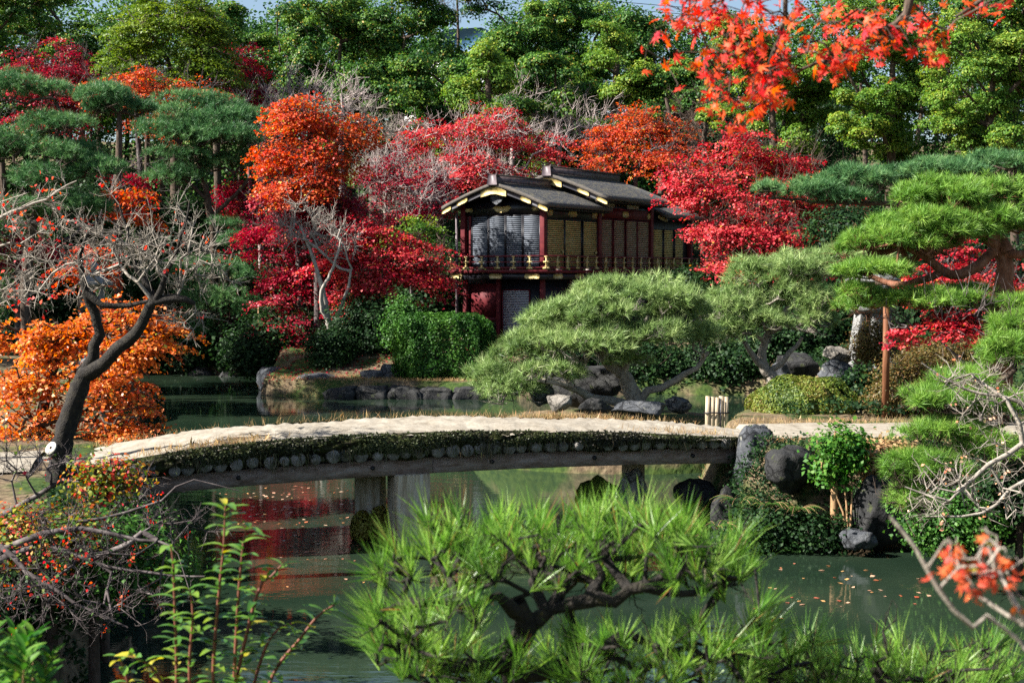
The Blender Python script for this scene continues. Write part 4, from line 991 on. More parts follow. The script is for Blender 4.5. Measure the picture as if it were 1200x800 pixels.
maple('bright red maple spreading over the right side of the pavilion', [(868, 345, 52, .19), (862, 290, 52, .16), (850, 250, 52, .1), (845, 215, 52, .05)],
      [(865, 175, 53, 130, 40), (930, 190, 53, 90, 40), (810, 215, 51.5, 90, 50), (870, 215, 52, 150, 60), (950, 235, 53, 90, 30), (838, 262, 51, 50, 40), (890, 262, 51, 140, 50), (960, 275, 51, 80, 40), (850, 300, 51, 40, 24), (880, 300, 50.5, 110, 40), (978, 215, 52, 70, 36), (985, 255, 50.8, 80, 34), (930, 305, 50.5, 80, 30)], 680, 'red', tw=1300, bark='bark')
maple('vivid red maple left of the pavilion behind the pale trunk', [(428, 400, 51.5, .15), (432, 350, 51.5, .12), (440, 305, 51.5, .07)], [(430, 275, 51.5, 110, 40), (485, 290, 51, 80, 44), (400, 300, 51, 70, 30), (455, 315, 51, 110, 40), (500, 320, 51, 50, 36), (410, 335, 51, 60, 30), (425, 355, 50.5, 60, 30)], 400, 'red', tw=250, bark='bark')
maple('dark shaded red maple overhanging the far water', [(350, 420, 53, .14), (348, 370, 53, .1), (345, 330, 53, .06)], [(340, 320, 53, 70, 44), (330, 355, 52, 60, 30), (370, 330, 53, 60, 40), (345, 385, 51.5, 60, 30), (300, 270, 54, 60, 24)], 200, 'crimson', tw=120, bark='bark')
maple('small yellow leaved maple top between red ones beside the pavilion', [(482, 330, 55, .08), (482, 300, 55, .06), (484, 275, 55, .03)], [(482, 270, 55, 66, 18)], 50, 'yellowgreen', tw=60)
maple('red maple half hidden behind the right-hand pines', [(1150, 420, 36, .14), (1140, 370, 36, .1), (1130, 335, 36, .05)], [(1120, 330, 36, 90, 40), (1170, 340, 36, 90, 40), (1080, 320, 36.5, 50, 24), (1140, 300, 37, 90, 30)], 190, 'red', size=.09, sig=.42, tw=150, tier=.45)
maple('low red spray of maple reaching left below the pine trunk', [(1150, 445, 23.5, .05), (1130, 425, 23.5, .035), (1105, 402, 23.5, .018)], [(1078, 384, 23.5, 76, 20, .6), (1125, 378, 23.5, 70, 22, .6), (1165, 384, 23.5, 60, 24, .6)], 110, 'red', size=.065, sig=.22, tw=160, per=60, step=.2, tier=.16)
maple('brownish orange maple in shade behind the left lantern', [(95, 350, 46, .12), (100, 320, 46, .1), (105, 300, 46, .05)], [(100, 315, 46, 60, 40), (150, 235, 47, 50, 40)], 60, 'orange_red', tw=100)
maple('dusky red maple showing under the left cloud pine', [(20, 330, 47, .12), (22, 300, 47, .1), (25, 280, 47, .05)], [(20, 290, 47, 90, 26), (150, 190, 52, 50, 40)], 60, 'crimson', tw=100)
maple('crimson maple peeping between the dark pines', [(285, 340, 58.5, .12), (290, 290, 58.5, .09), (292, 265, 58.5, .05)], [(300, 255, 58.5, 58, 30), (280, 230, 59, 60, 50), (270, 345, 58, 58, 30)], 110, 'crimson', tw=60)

# sunlit orange maple at the left
leafy('maple_tree', 'brilliant orange maple spreading low behind the leafless tree', 'maple', [(40, 545, 23.5, .12), (50, 480, 23.5, .09), (70, 420, 23.5, .06), (110, 380, 23.5, .03)],
      [(185, 365, 23.5, 80, 50), (125, 385, 23.5, 120, 60), (60, 395, 23.5, 90, 40), (10, 375, 24, 60, 40), (30, 430, 23.2, 110, 50), (110, 430, 23, 110, 50), (160, 395, 23.2, 80, 40), (20, 480, 23, 90, 60), (90, 480, 23, 120, 50), (160, 470, 23, 76, 34), (140, 495, 22.8, 90, 30), (40, 515, 23, 90, 30), (175, 445, 23, 50, 20)],
      430, 58, .07, .30, .06, 'orange', bark='bark', group='maples', asp=.8, tw=220, twl=.3, twr=.004, zlow=-.9, step=.25, droop=.5, shell=.25, gap=.3, upn=.8, outn=.7, mode='spray', nrand=.45, tier=.27)

# ------------------------------------------------------------------ leafless trees
def bare(label, trunk, blobs, ncl, tw, twl=.7, twr=.012, bark='bark_grey', tip=.012, leaves=0, mat='red', limbs=(), size=.08, name='bare_tree', group='leafless trees', step=.3, per=1, shell=.15, subs=3, cat='leafless tree', jit=.2, bark_t=None, extra=None):
    rng = rng_next(); P, r = trunk_world(trunk); root = P[0].copy(); e = empty(name, root, label, cat, group)
    T, N = sample_blobs(blobs, ncl, rng, shell, -9); y0 = root[1]
    nodes, _ = dense(P, r); ex = []; LW = []
    for lp in limbs:
        q, qr = dense(np.array([W(a, b, d) for a, b, d, _ in lp]), np.array([q[3] for q in lp]), .15); q[1:-1] += rng.normal(size=(len(q) - 2, 3)) * .012
        ex.append(sweep(q, qr, 8, .12, rng)); LW.append(q)
    g = grow(np.concatenate([nodes] + LW) if LW else nodes, min(r[0] * .6, .055 if y0 > 30 else .032), T, tip, rng, step=step, jit=jit, bias=.15)
    if bark_t:
        V, G = branch_mesh(dict(p0=np.zeros((0, 3)), p1=np.zeros((0, 3)), r0=np.zeros(0), r1=np.zeros(0)), P, r, 12, rng, ex); build('trunk', V - root, G, M[bark_t], e, smooth=True); ex = []
    tg, tips = twigs(g, rng, tw, twl, twr, up=.35, subs=subs); ex.append(tg)
    V, G = branch_mesh(g, None if bark_t else P, r, 9, rng, ex); build('branches' if bark_t else 'trunk', V - root, G, M[bark], e, smooth=True)
    if leaves:
        k = rng.integers(0, len(tips), leaves // per + 1); c = np.repeat(tips[k], per, 0) + rng.normal(size=((leaves // per + 1) * per, 3)) * (size * .8 if per > 1 else .01); n = len(c)
        V, F = leaf_quads(c, unit(rng.normal(size=(n, 3)) + np.array([0, 0, .6])), size * rng.uniform(.6, 1.2, n), .8, rng); build('leaves', V - root, [F], M[mat], e, tint=rng.random(n))
    if extra: extra(e, root)
    return e

def stub(e, root):
    p = W(60, 525, 17.86) - root; m = MB(); q = W(72, 532, 18.0) - root
    d = unit(p - q); m.tube([q, q + (p - q) * .9, p], [.10, .10, .088], 14); m.build('pruned_stub', M['bark_black'], e)
    m = MB(); m.tube([p + d * .001, p + d * .012], [.088, .084], 18); o = m.build('cut_face', M['white_trim'], e)
    m = MB(); m.tube([p + d * .013 + np.array([.0, 0, .005]), p + d * .018 + np.array([0, 0, .005])], [.02, .018], 10); m.build('heart_hole', M['bark'], o)
bare('leaning dark leafless tree with pale twigs at the left bridge end',
     [(68, 566, 18.0, .165), (72, 530, 18.0, .14), (78, 500, 18.0, .125), (92, 458, 18.0, .118), (99, 438, 18.0, .105)],
     [(200, 300, 18, 150, 80, .9), (140, 290, 18, 120, 80, .9), (90, 320, 18, 130, 70, .9), (230, 320, 18, 90, 60), (180, 255, 18.2, 90, 60), (245, 285, 18, 60, 40), (215, 365, 17.9, 60, 50), (140, 250, 18, 40, 60), (30, 320, 18, 90, 60)], 130, 600, .32, .0052, tip=.006, bark_t='bark_black',
     limbs=[[(97, 446, 18.0, .09), (112, 405, 18.0, .07), (116, 380, 18.0, .062), (105, 352, 17.95, .055), (100, 338, 17.9, .045)], [(98, 440, 18, .105), (120, 428, 17.9, .09), (138, 408, 17.85, .082), (158, 390, 17.8, .078), (172, 368, 17.8, .07), (180, 354, 17.8, .06), (205, 350, 17.8, .055), (228, 356, 17.85, .03)],
            [(180, 356, 17.8, .06), (172, 335, 17.85, .04), (160, 318, 17.9, .03), (152, 285, 18, .022), (140, 240, 18, .012)], [(100, 342, 17.9, .05), (118, 356, 17.9, .042), (150, 358, 17.9, .03), (178, 352, 17.8, .02)], [(182, 352, 17.8, .05), (196, 320, 17.8, .03), (212, 280, 17.8, .018), (222, 235, 17.8, .01)], [(100, 340, 17.9, .045), (94, 300, 17.9, .03), (104, 270, 17.9, .018)]],
     leaves=90, mat='near_red', size=.055, per=3, step=.22, jit=.3, extra=stub)
bare('leafless tree at the far left edge holding a few orange leaves', [(-75, 560, 19.5, .12), (-70, 420, 19.5, .1), (-55, 330, 19.5, .07), (-40, 270, 19.5, .04)],
     [(30, 250, 19.5, 130, 60), (60, 225, 19.5, 70, 40), (20, 300, 19.5, 110, 60), (10, 340, 19.5, 90, 40)], 55, 200, .34, .005, tip=.006, leaves=150, mat='near_red', size=.07, per=3, step=.22,
     limbs=[[(-50, 310, 19.5, .05), (-10, 262, 19.5, .03), (40, 240, 19.5, .02), (90, 212, 19.5, .01)]])
bare('pale grey leafless tree between the orange and red maples', [(455, 320, 60, .14), (452, 250, 60, .11), (450, 190, 60, .07)], [(450, 150, 60, 60, 80), (430, 190, 60, 50, 70), (470, 190, 60, 50, 70), (450, 230, 60, 80, 60)], 90, 420, .8, .013)
bare('pale trunked tree forking low by the far water', [(388, 402, 49.5, .13), (384, 372, 49.5, .11), (378, 340, 49.5, .09), (366, 300, 49.5, .06), (352, 265, 49.5, .035)],
     [(350, 270, 49.5, 60, 50), (375, 270, 49.5, 60, 50), (400, 285, 49.5, 50, 50), (345, 250, 49.5, 50, 30)], 80, 320, .6, .011, bark='bark_pale', limbs=[[(387, 395, 49.5, .09), (398, 365, 49.4, .07), (408, 335, 49.3, .05), (412, 315, 49.3, .03)], [(382, 372, 49.5, .1), (376, 345, 49.2, .07), (392, 310, 49, .05), (400, 280, 49, .03)]])
for px, y, py0, py1, lab in ((355, 66, 160, 92, 'grey leafless tree at the wood edge above the orange red maple'), (400, 69, 150, 95, 'bluish grey leafless tree right of the first grey one at the wood edge'), (305, 63, 170, 112, 'grey leafless tree behind the tall needle pines'),
                             (600, 72, 190, 108, 'leafless twiggy tree rising behind the wide red maple'), (655, 72, 190, 112, 'leafless twiggy tree straight above the pavilion ridge'), (690, 70, 200, 130, 'small leafless tree left of the orange maple'), (825, 66, 170, 118, 'thin leafless tree behind bright red maple tops'), (535, 90, 90, -30, 'tall bare stemmed tree standing in the sky gap')):
    w = 56 if px != 535 else 60
    bare(lab, [(px, py0, y, .12), (px + 2, (py0 + py1) / 2 + 15, y, .09), (px, py1 + 15, y, .05)], [(px - 14, py1 + 22, y, w, 50), (px + 14, py1 + 18, y, w, 50), (px, py1 + 45, y, w * .9, 40)], 40, 170, 1.0, .015, bark='bark_mauve' if px not in (535, 825) else 'bark')

# ------------------------------------------------------------------ pines
pine('leaning clipped pine with domed crown of silvery needles behind the bridge', [(747, 478, 30.3, .19), (738, 455, 30.3, .17), (727, 435, 30.3, .14), (712, 425, 30.3, .12), (700, 405, 30.3, .09)],
     [(742, 352, 30.2, 170, 64, .8), (672, 382, 29.9, 140, 66, .8), (800, 372, 30.3, 90, 66, .8), (620, 418, 29.6, 110, 66, .8), (585, 452, 29.4, 74, 46, .8), (700, 405, 29.3, 150, 60, .7), (770, 400, 29.4, 110, 50, .7), (650, 440, 29.2, 90, 40, .7), (810, 400, 30, 60, 50, .8), (735, 425, 29.6, 60, 24, .6), (598, 462, 29.2, 100, 40, .8), (575, 440, 29.6, 70, 40, .8), (640, 405, 29.6, 110, 50, .8), (700, 370, 29.5, 120, 50, .8)],
     5600, 18, .21, .0125, 'needle_pale', limbs=[[(748, 476, 30.3, .1), (760, 458, 30.2, .085), (790, 446, 30.2, .075), (815, 432, 30.3, .06), (830, 412, 30.4, .04)], [(745, 476, 30.2, .11), (715, 470, 30.0, .1), (690, 462, 29.8, .09), (665, 452, 29.6, .06), (640, 445, 29.4, .04)], [(730, 438, 30.3, .1), (735, 415, 30.1, .08), (745, 390, 30, .06), (760, 370, 30, .04)]], bark='bark_grey', subs=9, core=.8)
pine('clipped pine with pale winding limbs between the domed pine and the tall pine', [(906, 452, 32.5, .14), (897, 435, 32.5, .12), (893, 415, 32.5, .1), (900, 390, 32.5, .07)],
     [(905, 330, 32.6, 130, 70, .8), (865, 360, 32.3, 90, 60, .8), (930, 355, 32.2, 110, 60, .8), (975, 320, 33, 90, 50, .8), (890, 385, 32, 110, 44, .7), (850, 395, 32, 60, 34, .8), (955, 380, 32, 70, 40, .8), (1000, 306, 32.6, 100, 38, .8), (940, 320, 32, 90, 40, .8)],
     3100, 18, .21, .013, 'needle_pale', limbs=[[(897, 430, 32.5, .09), (880, 415, 32.3, .07), (872, 400, 32.2, .05)], [(899, 438, 32.5, .08), (925, 415, 32.3, .06), (940, 395, 32.2, .04)]], bark='bark_grey', subs=8)
pine('tall red barked pine with layered yellow green boughs on the right bank', [(1172, 440, 24.5, .21), (1173, 380, 24.5, .19), (1175, 345, 24.5, .17), (1178, 315, 24.5, .15), (1172, 292, 24.5, .13), (1155, 278, 24.4, .10)],
     [(1105, 235, 24.4, 120, 54, .8), (1165, 238, 24.6, 120, 60, .8), (1060, 285, 24, 130, 50, .8), (1120, 275, 24, 120, 50, .8), (1010, 290, 24, 70, 36, .8), (1200, 270, 24.6, 70, 50, .8), (1085, 355, 23.8, 150, 34, .7), (1020, 358, 23.8, 80, 32, .7), (1140, 345, 24, 70, 22, .7), (1190, 360, 23.5, 60, 30), (1026, 320, 23.6, 110, 30, .8), (1000, 345, 23.6, 50, 20, .8), (1085, 262, 24, 130, 40, .8), (1150, 262, 24.2, 120, 40, .8)],
     8200, 18, .17, .0105, 'needle_gold', bark='bark_red', limbs=[[(1175, 300, 24.5, .1), (1195, 298, 24.3, .08), (1225, 300, 24.3, .05)], [(1174, 365, 24.5, .11), (1150, 358, 24.3, .09), (1120, 352, 24.1, .07), (1080, 360, 23.9, .04)], [(1168, 290, 24.5, .1), (1130, 322, 24.2, .09), (1105, 318, 24.2, .085), (1085, 300, 24.1, .06), (1060, 290, 24, .04)], [(1105, 318, 24.2, .07), (1070, 332, 24.4, .065), (1035, 330, 25, .05), (1010, 318, 25, .03)], [(1158, 280, 24.4, .08), (1140, 262, 24.4, .06), (1120, 245, 24.4, .04)]], subs=12, core=.88)
pine('long horizontal dark green pine bough behind the tall pine', [(1150, 400, 37, .2), (1130, 320, 37, .17), (1100, 260, 37, .13), (1080, 232, 37, .09)],
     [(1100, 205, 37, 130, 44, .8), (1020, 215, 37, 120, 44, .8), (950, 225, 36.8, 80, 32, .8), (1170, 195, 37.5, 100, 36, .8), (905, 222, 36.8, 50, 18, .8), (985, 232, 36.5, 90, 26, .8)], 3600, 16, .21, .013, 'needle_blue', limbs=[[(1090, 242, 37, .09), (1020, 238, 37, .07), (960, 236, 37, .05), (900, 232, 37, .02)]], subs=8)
pine('shrubby low pine with upright tufts leaning over the right bank', [(1215, 560, 17.6, .12), (1180, 520, 17.6, .1), (1140, 495, 17.6, .06)],
     [(1100, 470, 17.6, 110, 40, .8), (1105, 510, 17.4, 110, 40, .8), (1085, 555, 17.2, 100, 70, .8), (1065, 590, 17.2, 60, 40, .8), (1130, 450, 17.7, 80, 40, .8), (1175, 420, 17.8, 70, 70, .8), (1170, 480, 17.5, 80, 50, .8), (1160, 530, 17.3, 90, 50, .8), (1180, 390, 18, 60, 50, .8)], 3000, 22, .16, .0075, 'needle_gold', subs=9)
pine('blue green cloud pine at the left edge in half shade', [(30, 330, 44, .16), (40, 260, 44, .14), (50, 200, 44, .1), (60, 160, 44, .06)],
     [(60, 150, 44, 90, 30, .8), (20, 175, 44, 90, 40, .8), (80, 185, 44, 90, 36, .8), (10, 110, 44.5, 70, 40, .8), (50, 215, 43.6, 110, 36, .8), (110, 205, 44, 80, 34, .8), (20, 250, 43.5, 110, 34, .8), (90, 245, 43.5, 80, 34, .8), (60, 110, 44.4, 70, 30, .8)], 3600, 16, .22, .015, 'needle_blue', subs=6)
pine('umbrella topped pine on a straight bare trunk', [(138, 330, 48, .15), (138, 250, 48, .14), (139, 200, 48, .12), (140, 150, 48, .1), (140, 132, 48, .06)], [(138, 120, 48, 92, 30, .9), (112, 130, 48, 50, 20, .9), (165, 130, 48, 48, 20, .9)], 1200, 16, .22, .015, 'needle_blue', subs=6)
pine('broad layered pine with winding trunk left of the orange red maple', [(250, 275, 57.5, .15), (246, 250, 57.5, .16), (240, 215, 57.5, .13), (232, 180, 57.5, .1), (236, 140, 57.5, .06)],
     [(230, 125, 57.5, 100, 30, .8), (270, 140, 57.5, 80, 28, .8), (205, 155, 57.2, 90, 28, .8), (260, 165, 57, 110, 28, .8), (215, 185, 57, 80, 22, .8), (295, 185, 57.2, 60, 24, .8), (195, 212, 57, 90, 30, .8), (265, 195, 57, 90, 26, .8), (240, 145, 57.3, 130, 40, .8), (215, 165, 57, 120, 36, .8), (285, 165, 57.2, 70, 30, .8)], 4000, 16, .26, .018, 'needle_blue', subs=6, limbs=[[(248, 255, 57.5, .1), (275, 230, 57.3, .08), (295, 205, 57.2, .05)], [(244, 235, 57.5, .09), (222, 215, 57.3, .06), (205, 205, 57.2, .04)]])
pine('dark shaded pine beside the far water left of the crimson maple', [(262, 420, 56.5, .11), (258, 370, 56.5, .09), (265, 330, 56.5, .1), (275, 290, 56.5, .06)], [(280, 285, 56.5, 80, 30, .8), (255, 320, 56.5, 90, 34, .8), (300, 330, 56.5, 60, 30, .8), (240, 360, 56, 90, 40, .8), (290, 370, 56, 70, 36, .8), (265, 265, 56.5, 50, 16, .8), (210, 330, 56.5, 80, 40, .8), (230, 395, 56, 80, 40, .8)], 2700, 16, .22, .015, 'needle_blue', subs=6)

# pines and trees outside the frame on the left, whose shade falls on the pond's left shore
for px, y, top, w, lab in ((-260, 40, -30, 300, 'tall evergreen beyond the left edge, nearest of three'), (-190, 47, 10, 260, 'tall evergreen beyond the left edge, second of three along the shore'), (-150, 54, 30, 240, 'tall evergreen beyond the left edge, farthest of three along the shore')):
    big_tree(px, y, top, w, 'evergreen', lab, ncl=300, per=60, size=.24, group='trees beyond the left edge')

# ------------------------------------------------------------------ shrubs of the far and right banks
def shrub(label, px, py, y, w, h, mat, ncl, per=60, size=.07, sig=.14, name='shrub', shell=.6, lobes=4, **k):
    rr = np.random.default_rng(abs(int(px * 3 + py))); bl = [(px, py, y, w, h)]
    for i in range(lobes): bl.append((px + rr.uniform(-.35, .35) * w, py + rr.uniform(-.2, .3) * h, y + rr.uniform(-.2, .1), w * rr.uniform(.4, .6), h * rr.uniform(.5, .7)))
    kw = dict(group='garden shrubs', upn=.6, outn=1.0, gap=-9, step=.25, tip=.008); kw.update(k)
    return leafy(name, label, 'shrub', [(px, py + h * .5, y, .05), (px + 2, py + h * .2, y, .04), (px, py - h * .1, y, .025)], bl, ncl, per, size, sig, .7, mat, **kw)

def surface_shrub(name, label, cat, c, rr, n, size, mat, shape, group='clipped shrubs', core=True):
    """clipped shrub: several layers of small leaves over a rounded or boxy form, on short stems"""
    rng = rng_next(); e = empty(name, (c[0], c[1], c[2] - rr[2]), label, cat, group); root = np.array([c[0], c[1], c[2] - rr[2]])
    d = unit(rng.normal(size=(n, 3)))
    if shape == 'box':
        q = rng.uniform(-1, 1, (n, 3)); q /= np.max(np.abs(q), axis=1, keepdims=True); f = q / (np.sum(np.abs(q) ** 5, axis=1, keepdims=True) ** (1 / 5)); nn = unit(np.sign(f) * np.abs(f) ** 8 + .2 * d)
    else:
        d[:, 2] = np.abs(d[:, 2]) * 1.0 - .12; f = d; nn = unit(d / rr)
    lump = 1 + .08 * np.sin(f[:, :1] * 7 + 1) * np.sin(f[:, 2:] * 6 + f[:, 1:2] * 3) + .06 * np.sin(f[:, :1] * 15 + f[:, 1:2] * 9)
    p = np.array(c) + f * rr * lump * (1 - .22 * rng.random((n, 1)) ** 2)
    V, F = leaf_quads(p, unit(nn + rng.normal(size=(n, 3)) * .55), size * rng.uniform(.6, 1.2, n), .6, rng)
    tint = np.clip(.5 + .25 * np.sin(f[:, 0] * 5 + 2 * f[:, 2]) + rng.normal(size=n) * .22, 0, 1)
    build('foliage', V - root, [F], M[mat], e, tint=tint)
    m = 60; q = np.array(c) + unit(rng.normal(size=(m, 3))) * np.array([.8, .8, .7]) * rr; g = grow([root - [0, 0, .1], root + [0, 0, rr[2] * .4]], .08, q, .008, rng, step=.25)
    V, G = branch_mesh(g); build('stems', V - root, G, M['bark'], e)
    return e
k_ = 27 / FOC
surface_shrub('clipped_bush', 'low dome clipped azalea bush beside the path', 'bush', W(944, 478, 27), np.array([66 * k_, 1.0, 42 * k_]), 30000, .055, 'azalea', 'dome')
c_ = W(519, 407, 46.75)
surface_shrub('hedge', 'boxy clipped green hedge in front of the pavilion', 'hedge', c_, np.array([56, 26, 38]) * 46.75 / FOC, 30000, .09, 'hedge', 'box')
shrub('loose green bush at the left shoulder of the clipped hedge', 472, 378, 48.3, 44, 60, 'hedge', 130, size=.11, sig=.2)
shrub('dark rounded bush between pale trunk and clipped hedge', 436, 390, 49.6, 80, 90, 'dark_green', 200, size=.11, sig=.24)
shrub('bushy blue green shrub wrapped round the pale trunk foot', 385, 408, 48.4, 56, 50, 'dark_green', 130, size=.10, sig=.18)
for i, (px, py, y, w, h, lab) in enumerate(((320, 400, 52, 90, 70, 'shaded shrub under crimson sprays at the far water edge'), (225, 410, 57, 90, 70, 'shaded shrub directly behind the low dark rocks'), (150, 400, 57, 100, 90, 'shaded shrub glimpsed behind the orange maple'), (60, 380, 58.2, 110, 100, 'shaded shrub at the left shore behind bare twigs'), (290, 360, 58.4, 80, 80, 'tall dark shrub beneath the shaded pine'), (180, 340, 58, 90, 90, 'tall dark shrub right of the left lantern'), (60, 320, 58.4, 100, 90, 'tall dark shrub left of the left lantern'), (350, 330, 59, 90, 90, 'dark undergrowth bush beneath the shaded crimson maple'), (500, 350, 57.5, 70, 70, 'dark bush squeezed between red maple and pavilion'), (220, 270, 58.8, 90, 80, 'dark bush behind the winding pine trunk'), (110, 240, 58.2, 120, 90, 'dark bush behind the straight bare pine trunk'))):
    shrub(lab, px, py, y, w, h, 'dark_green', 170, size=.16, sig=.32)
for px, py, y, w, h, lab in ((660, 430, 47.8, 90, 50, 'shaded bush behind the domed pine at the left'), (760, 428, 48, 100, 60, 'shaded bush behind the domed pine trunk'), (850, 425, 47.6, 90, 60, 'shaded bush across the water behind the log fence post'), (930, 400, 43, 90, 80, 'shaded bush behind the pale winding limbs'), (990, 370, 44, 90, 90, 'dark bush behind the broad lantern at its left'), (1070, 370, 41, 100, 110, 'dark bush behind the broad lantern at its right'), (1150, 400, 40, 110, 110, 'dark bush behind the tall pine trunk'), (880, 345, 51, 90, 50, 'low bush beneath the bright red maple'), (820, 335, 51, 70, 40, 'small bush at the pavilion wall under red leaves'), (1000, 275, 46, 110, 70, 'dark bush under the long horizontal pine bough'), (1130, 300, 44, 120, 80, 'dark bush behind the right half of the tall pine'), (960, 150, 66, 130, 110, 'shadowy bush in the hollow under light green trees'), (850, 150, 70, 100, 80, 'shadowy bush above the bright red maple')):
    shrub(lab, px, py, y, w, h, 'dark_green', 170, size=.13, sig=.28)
shrub('brownish autumn bush with tiny leaves between path and low pine', 1062, 455, 26, 84, 84, 'brownleaf', 240, size=.05, sig=.13)
shrub('russet and green bush behind the brownish one', 1110, 420, 27.5, 90, 60, 'brownleaf', 160, size=.05, sig=.13)
shrub('spiky green shrub by the rocks below the lantern', 1010, 455, 29, 46, 50, 'dark_green', 90, size=.09, sig=.11)
shrub('yellow flecked bush beneath the broad lantern', 1030, 400, 33.6, 60, 50, 'brownleaf', 100, size=.06, sig=.14)
shrub('bright green leafy shrub on bare tan canes by the standing rock', 978, 533, 20.4, 60, 70, 'gloss', 150, per=20, size=.08, sig=.10, bark='stem_tan', shell=.15, lobes=7,
      limbs=[[(992, 644, 20.2, .02), (988, 600, 20.3, .016), (972, 565, 20.4, .012), (958, 530, 20.4, .006)], [(994, 640, 20.2, .02), (992, 590, 20.3, .016), (985, 545, 20.4, .008)], [(996, 642, 20.2, .018), (998, 590, 20.25, .014), (1000, 540, 20.4, .006)], [(990, 640, 20.3, .014), (980, 590, 20.4, .010), (966, 560, 20.5, .006)]])
shrub('dry tan grass clump on the bank edge right of the leafy shrub', 1035, 535, 20.8, 70, 40, 'drygrass', 90, per=30, size=.09, sig=.10)
shrub('dark glossy shrub over the right water under leafless twigs', 1130, 610, 18.8, 120, 70, 'hedge', 200, per=45, size=.06, sig=.13)
shrub('shaded shrub above the right water at the edge', 1195, 560, 18.6, 90, 90, 'dark_green', 150, per=45, size=.06, sig=.13)
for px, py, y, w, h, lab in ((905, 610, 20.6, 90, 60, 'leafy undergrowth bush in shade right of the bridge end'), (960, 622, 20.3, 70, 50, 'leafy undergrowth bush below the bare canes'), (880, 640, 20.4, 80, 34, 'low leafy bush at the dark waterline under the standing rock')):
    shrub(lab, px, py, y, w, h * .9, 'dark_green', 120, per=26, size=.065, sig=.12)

def fern(label, px, py, y, n, length):
    rng = rng_next(); c = W(px, py, y); c[2] = max(.1, c[2]); e = empty('fern', c, label, 'fern', 'ferns on the bank'); parts = []; st = []
    for i in range(n):
        a = rng.uniform(0, 2 * math.pi); L = length * rng.uniform(.7, 1.1); h = np.array([math.cos(a), math.sin(a) - .5, 0]); h /= np.linalg.norm(h)
        t = np.linspace(0, 1, 16)[:, None]; p = h * L * t + np.array([0, 0, 1]) * L * (1.0 * t - .9 * t * t) ; st.append(segs(p[:-1], p[1:], np.full(15, .004), np.full(15, .003), 3))
        s = np.cross(h, [0, 0, 1]); fr = np.concatenate([p[2:], p[2:]]); sg = np.concatenate([np.ones(14), -np.ones(14)])[:, None]; ln = (L * .24 * np.sin(np.pi * (np.concatenate([t[2:], t[2:]]) * .88 + .1)))
        d = unit(s * sg + h * .35 - np.array([0, 0, .15])); w = h * L * .022
        V = np.stack([fr - w, fr + d * ln * .5 - w * 1.3, fr + d * ln, fr + d * ln * .5 + w * 1.3], 1).reshape(-1, 3); parts.append((V, np.arange(len(V)).reshape(-1, 4)))
    V, G = merge(parts); F = np.concatenate(G); build('fronds', V, [F], M['fern'], e, tint=np.repeat(rng.random(n), 28)); V, G = merge(st); build('stalks', V, G, M['stem_tan'], e)
for px, py, y, lab in ((868, 590, 20.9, 'arching green fern against the dark upright stone'), (905, 595, 20.6, 'arching fern below the purple black boulder'), (935, 600, 20.4, 'low fern left of the bare canes'), (840, 620, 21.0, 'fern nearest the bridge beam in deep shade'), (1075, 625, 19.8, 'fern right of the massive boulder')): fern(lab, px, py, y, 11, .42)

def bank_cover(name, label, x0, x1, y0, y1, zmax, n, mat, size, zmin=-.05, hgt=.18, per=14):
    rng = rng_next(); x = rng.uniform(x0, x1, n); y = rng.uniform(y0, y1, n); z = H(x, y); k = (z > zmin) & (z < zmax) & (vnoise(x * 2.2, y * 2.2) + rng.normal(size=n) * .3 > -.35); x, y, z = x[k], y[k], z[k]; n = len(x)
    c = np.repeat(np.stack([x, y, z + .02 + rng.random(n) * hgt], 1), per, 0) + rng.normal(size=(n * per, 3)) * np.array([.08, .08, .04]); c[:, 2] = np.maximum(c[:, 2], .01)
    V, F = leaf_quads(c, unit(rng.normal(size=(n * per, 3)) * .6 + np.array([0, -.5, .8])), size * rng.uniform(.6, 1.3, n * per), .6, rng)
    tag(build(name, V, [F], M[mat], tint=np.clip(np.repeat(rng.random(n), per) * .6 + rng.random(n * per) * .4, 0, 1)), label, 'ground cover', kind='stuff')
bank_cover('ground_cover', 'dark leafy ground cover on the right bank slope', 2.6, 9, 19.6, 22.4, 1.36, 4600, 'dark_green', .06)
bank_cover('ground_cover', 'dark leafy ground cover on the left bank slope', -9, -3.8, 11, 18.6, 1.3, 2600, 'dark_green', .06)
bank_cover('ground_cover', 'dark leafy ground cover along the far right shore', 2, 16, 38, 50, 2.2, 3000, 'dark_green', .12, hgt=.4)
bank_cover('ground_cover', 'dark leafy ground cover along the shaded far left shore', -24, -8.5, 46, 60, 2.2, 3500, 'dark_green', .13, hgt=.5)
bank_cover('ground_cover', 'low leafy ground cover between the path and the lantern rocks', 5, 14, 25.2, 37, 3.2, 2600, 'dark_green', .07, hgt=.25)
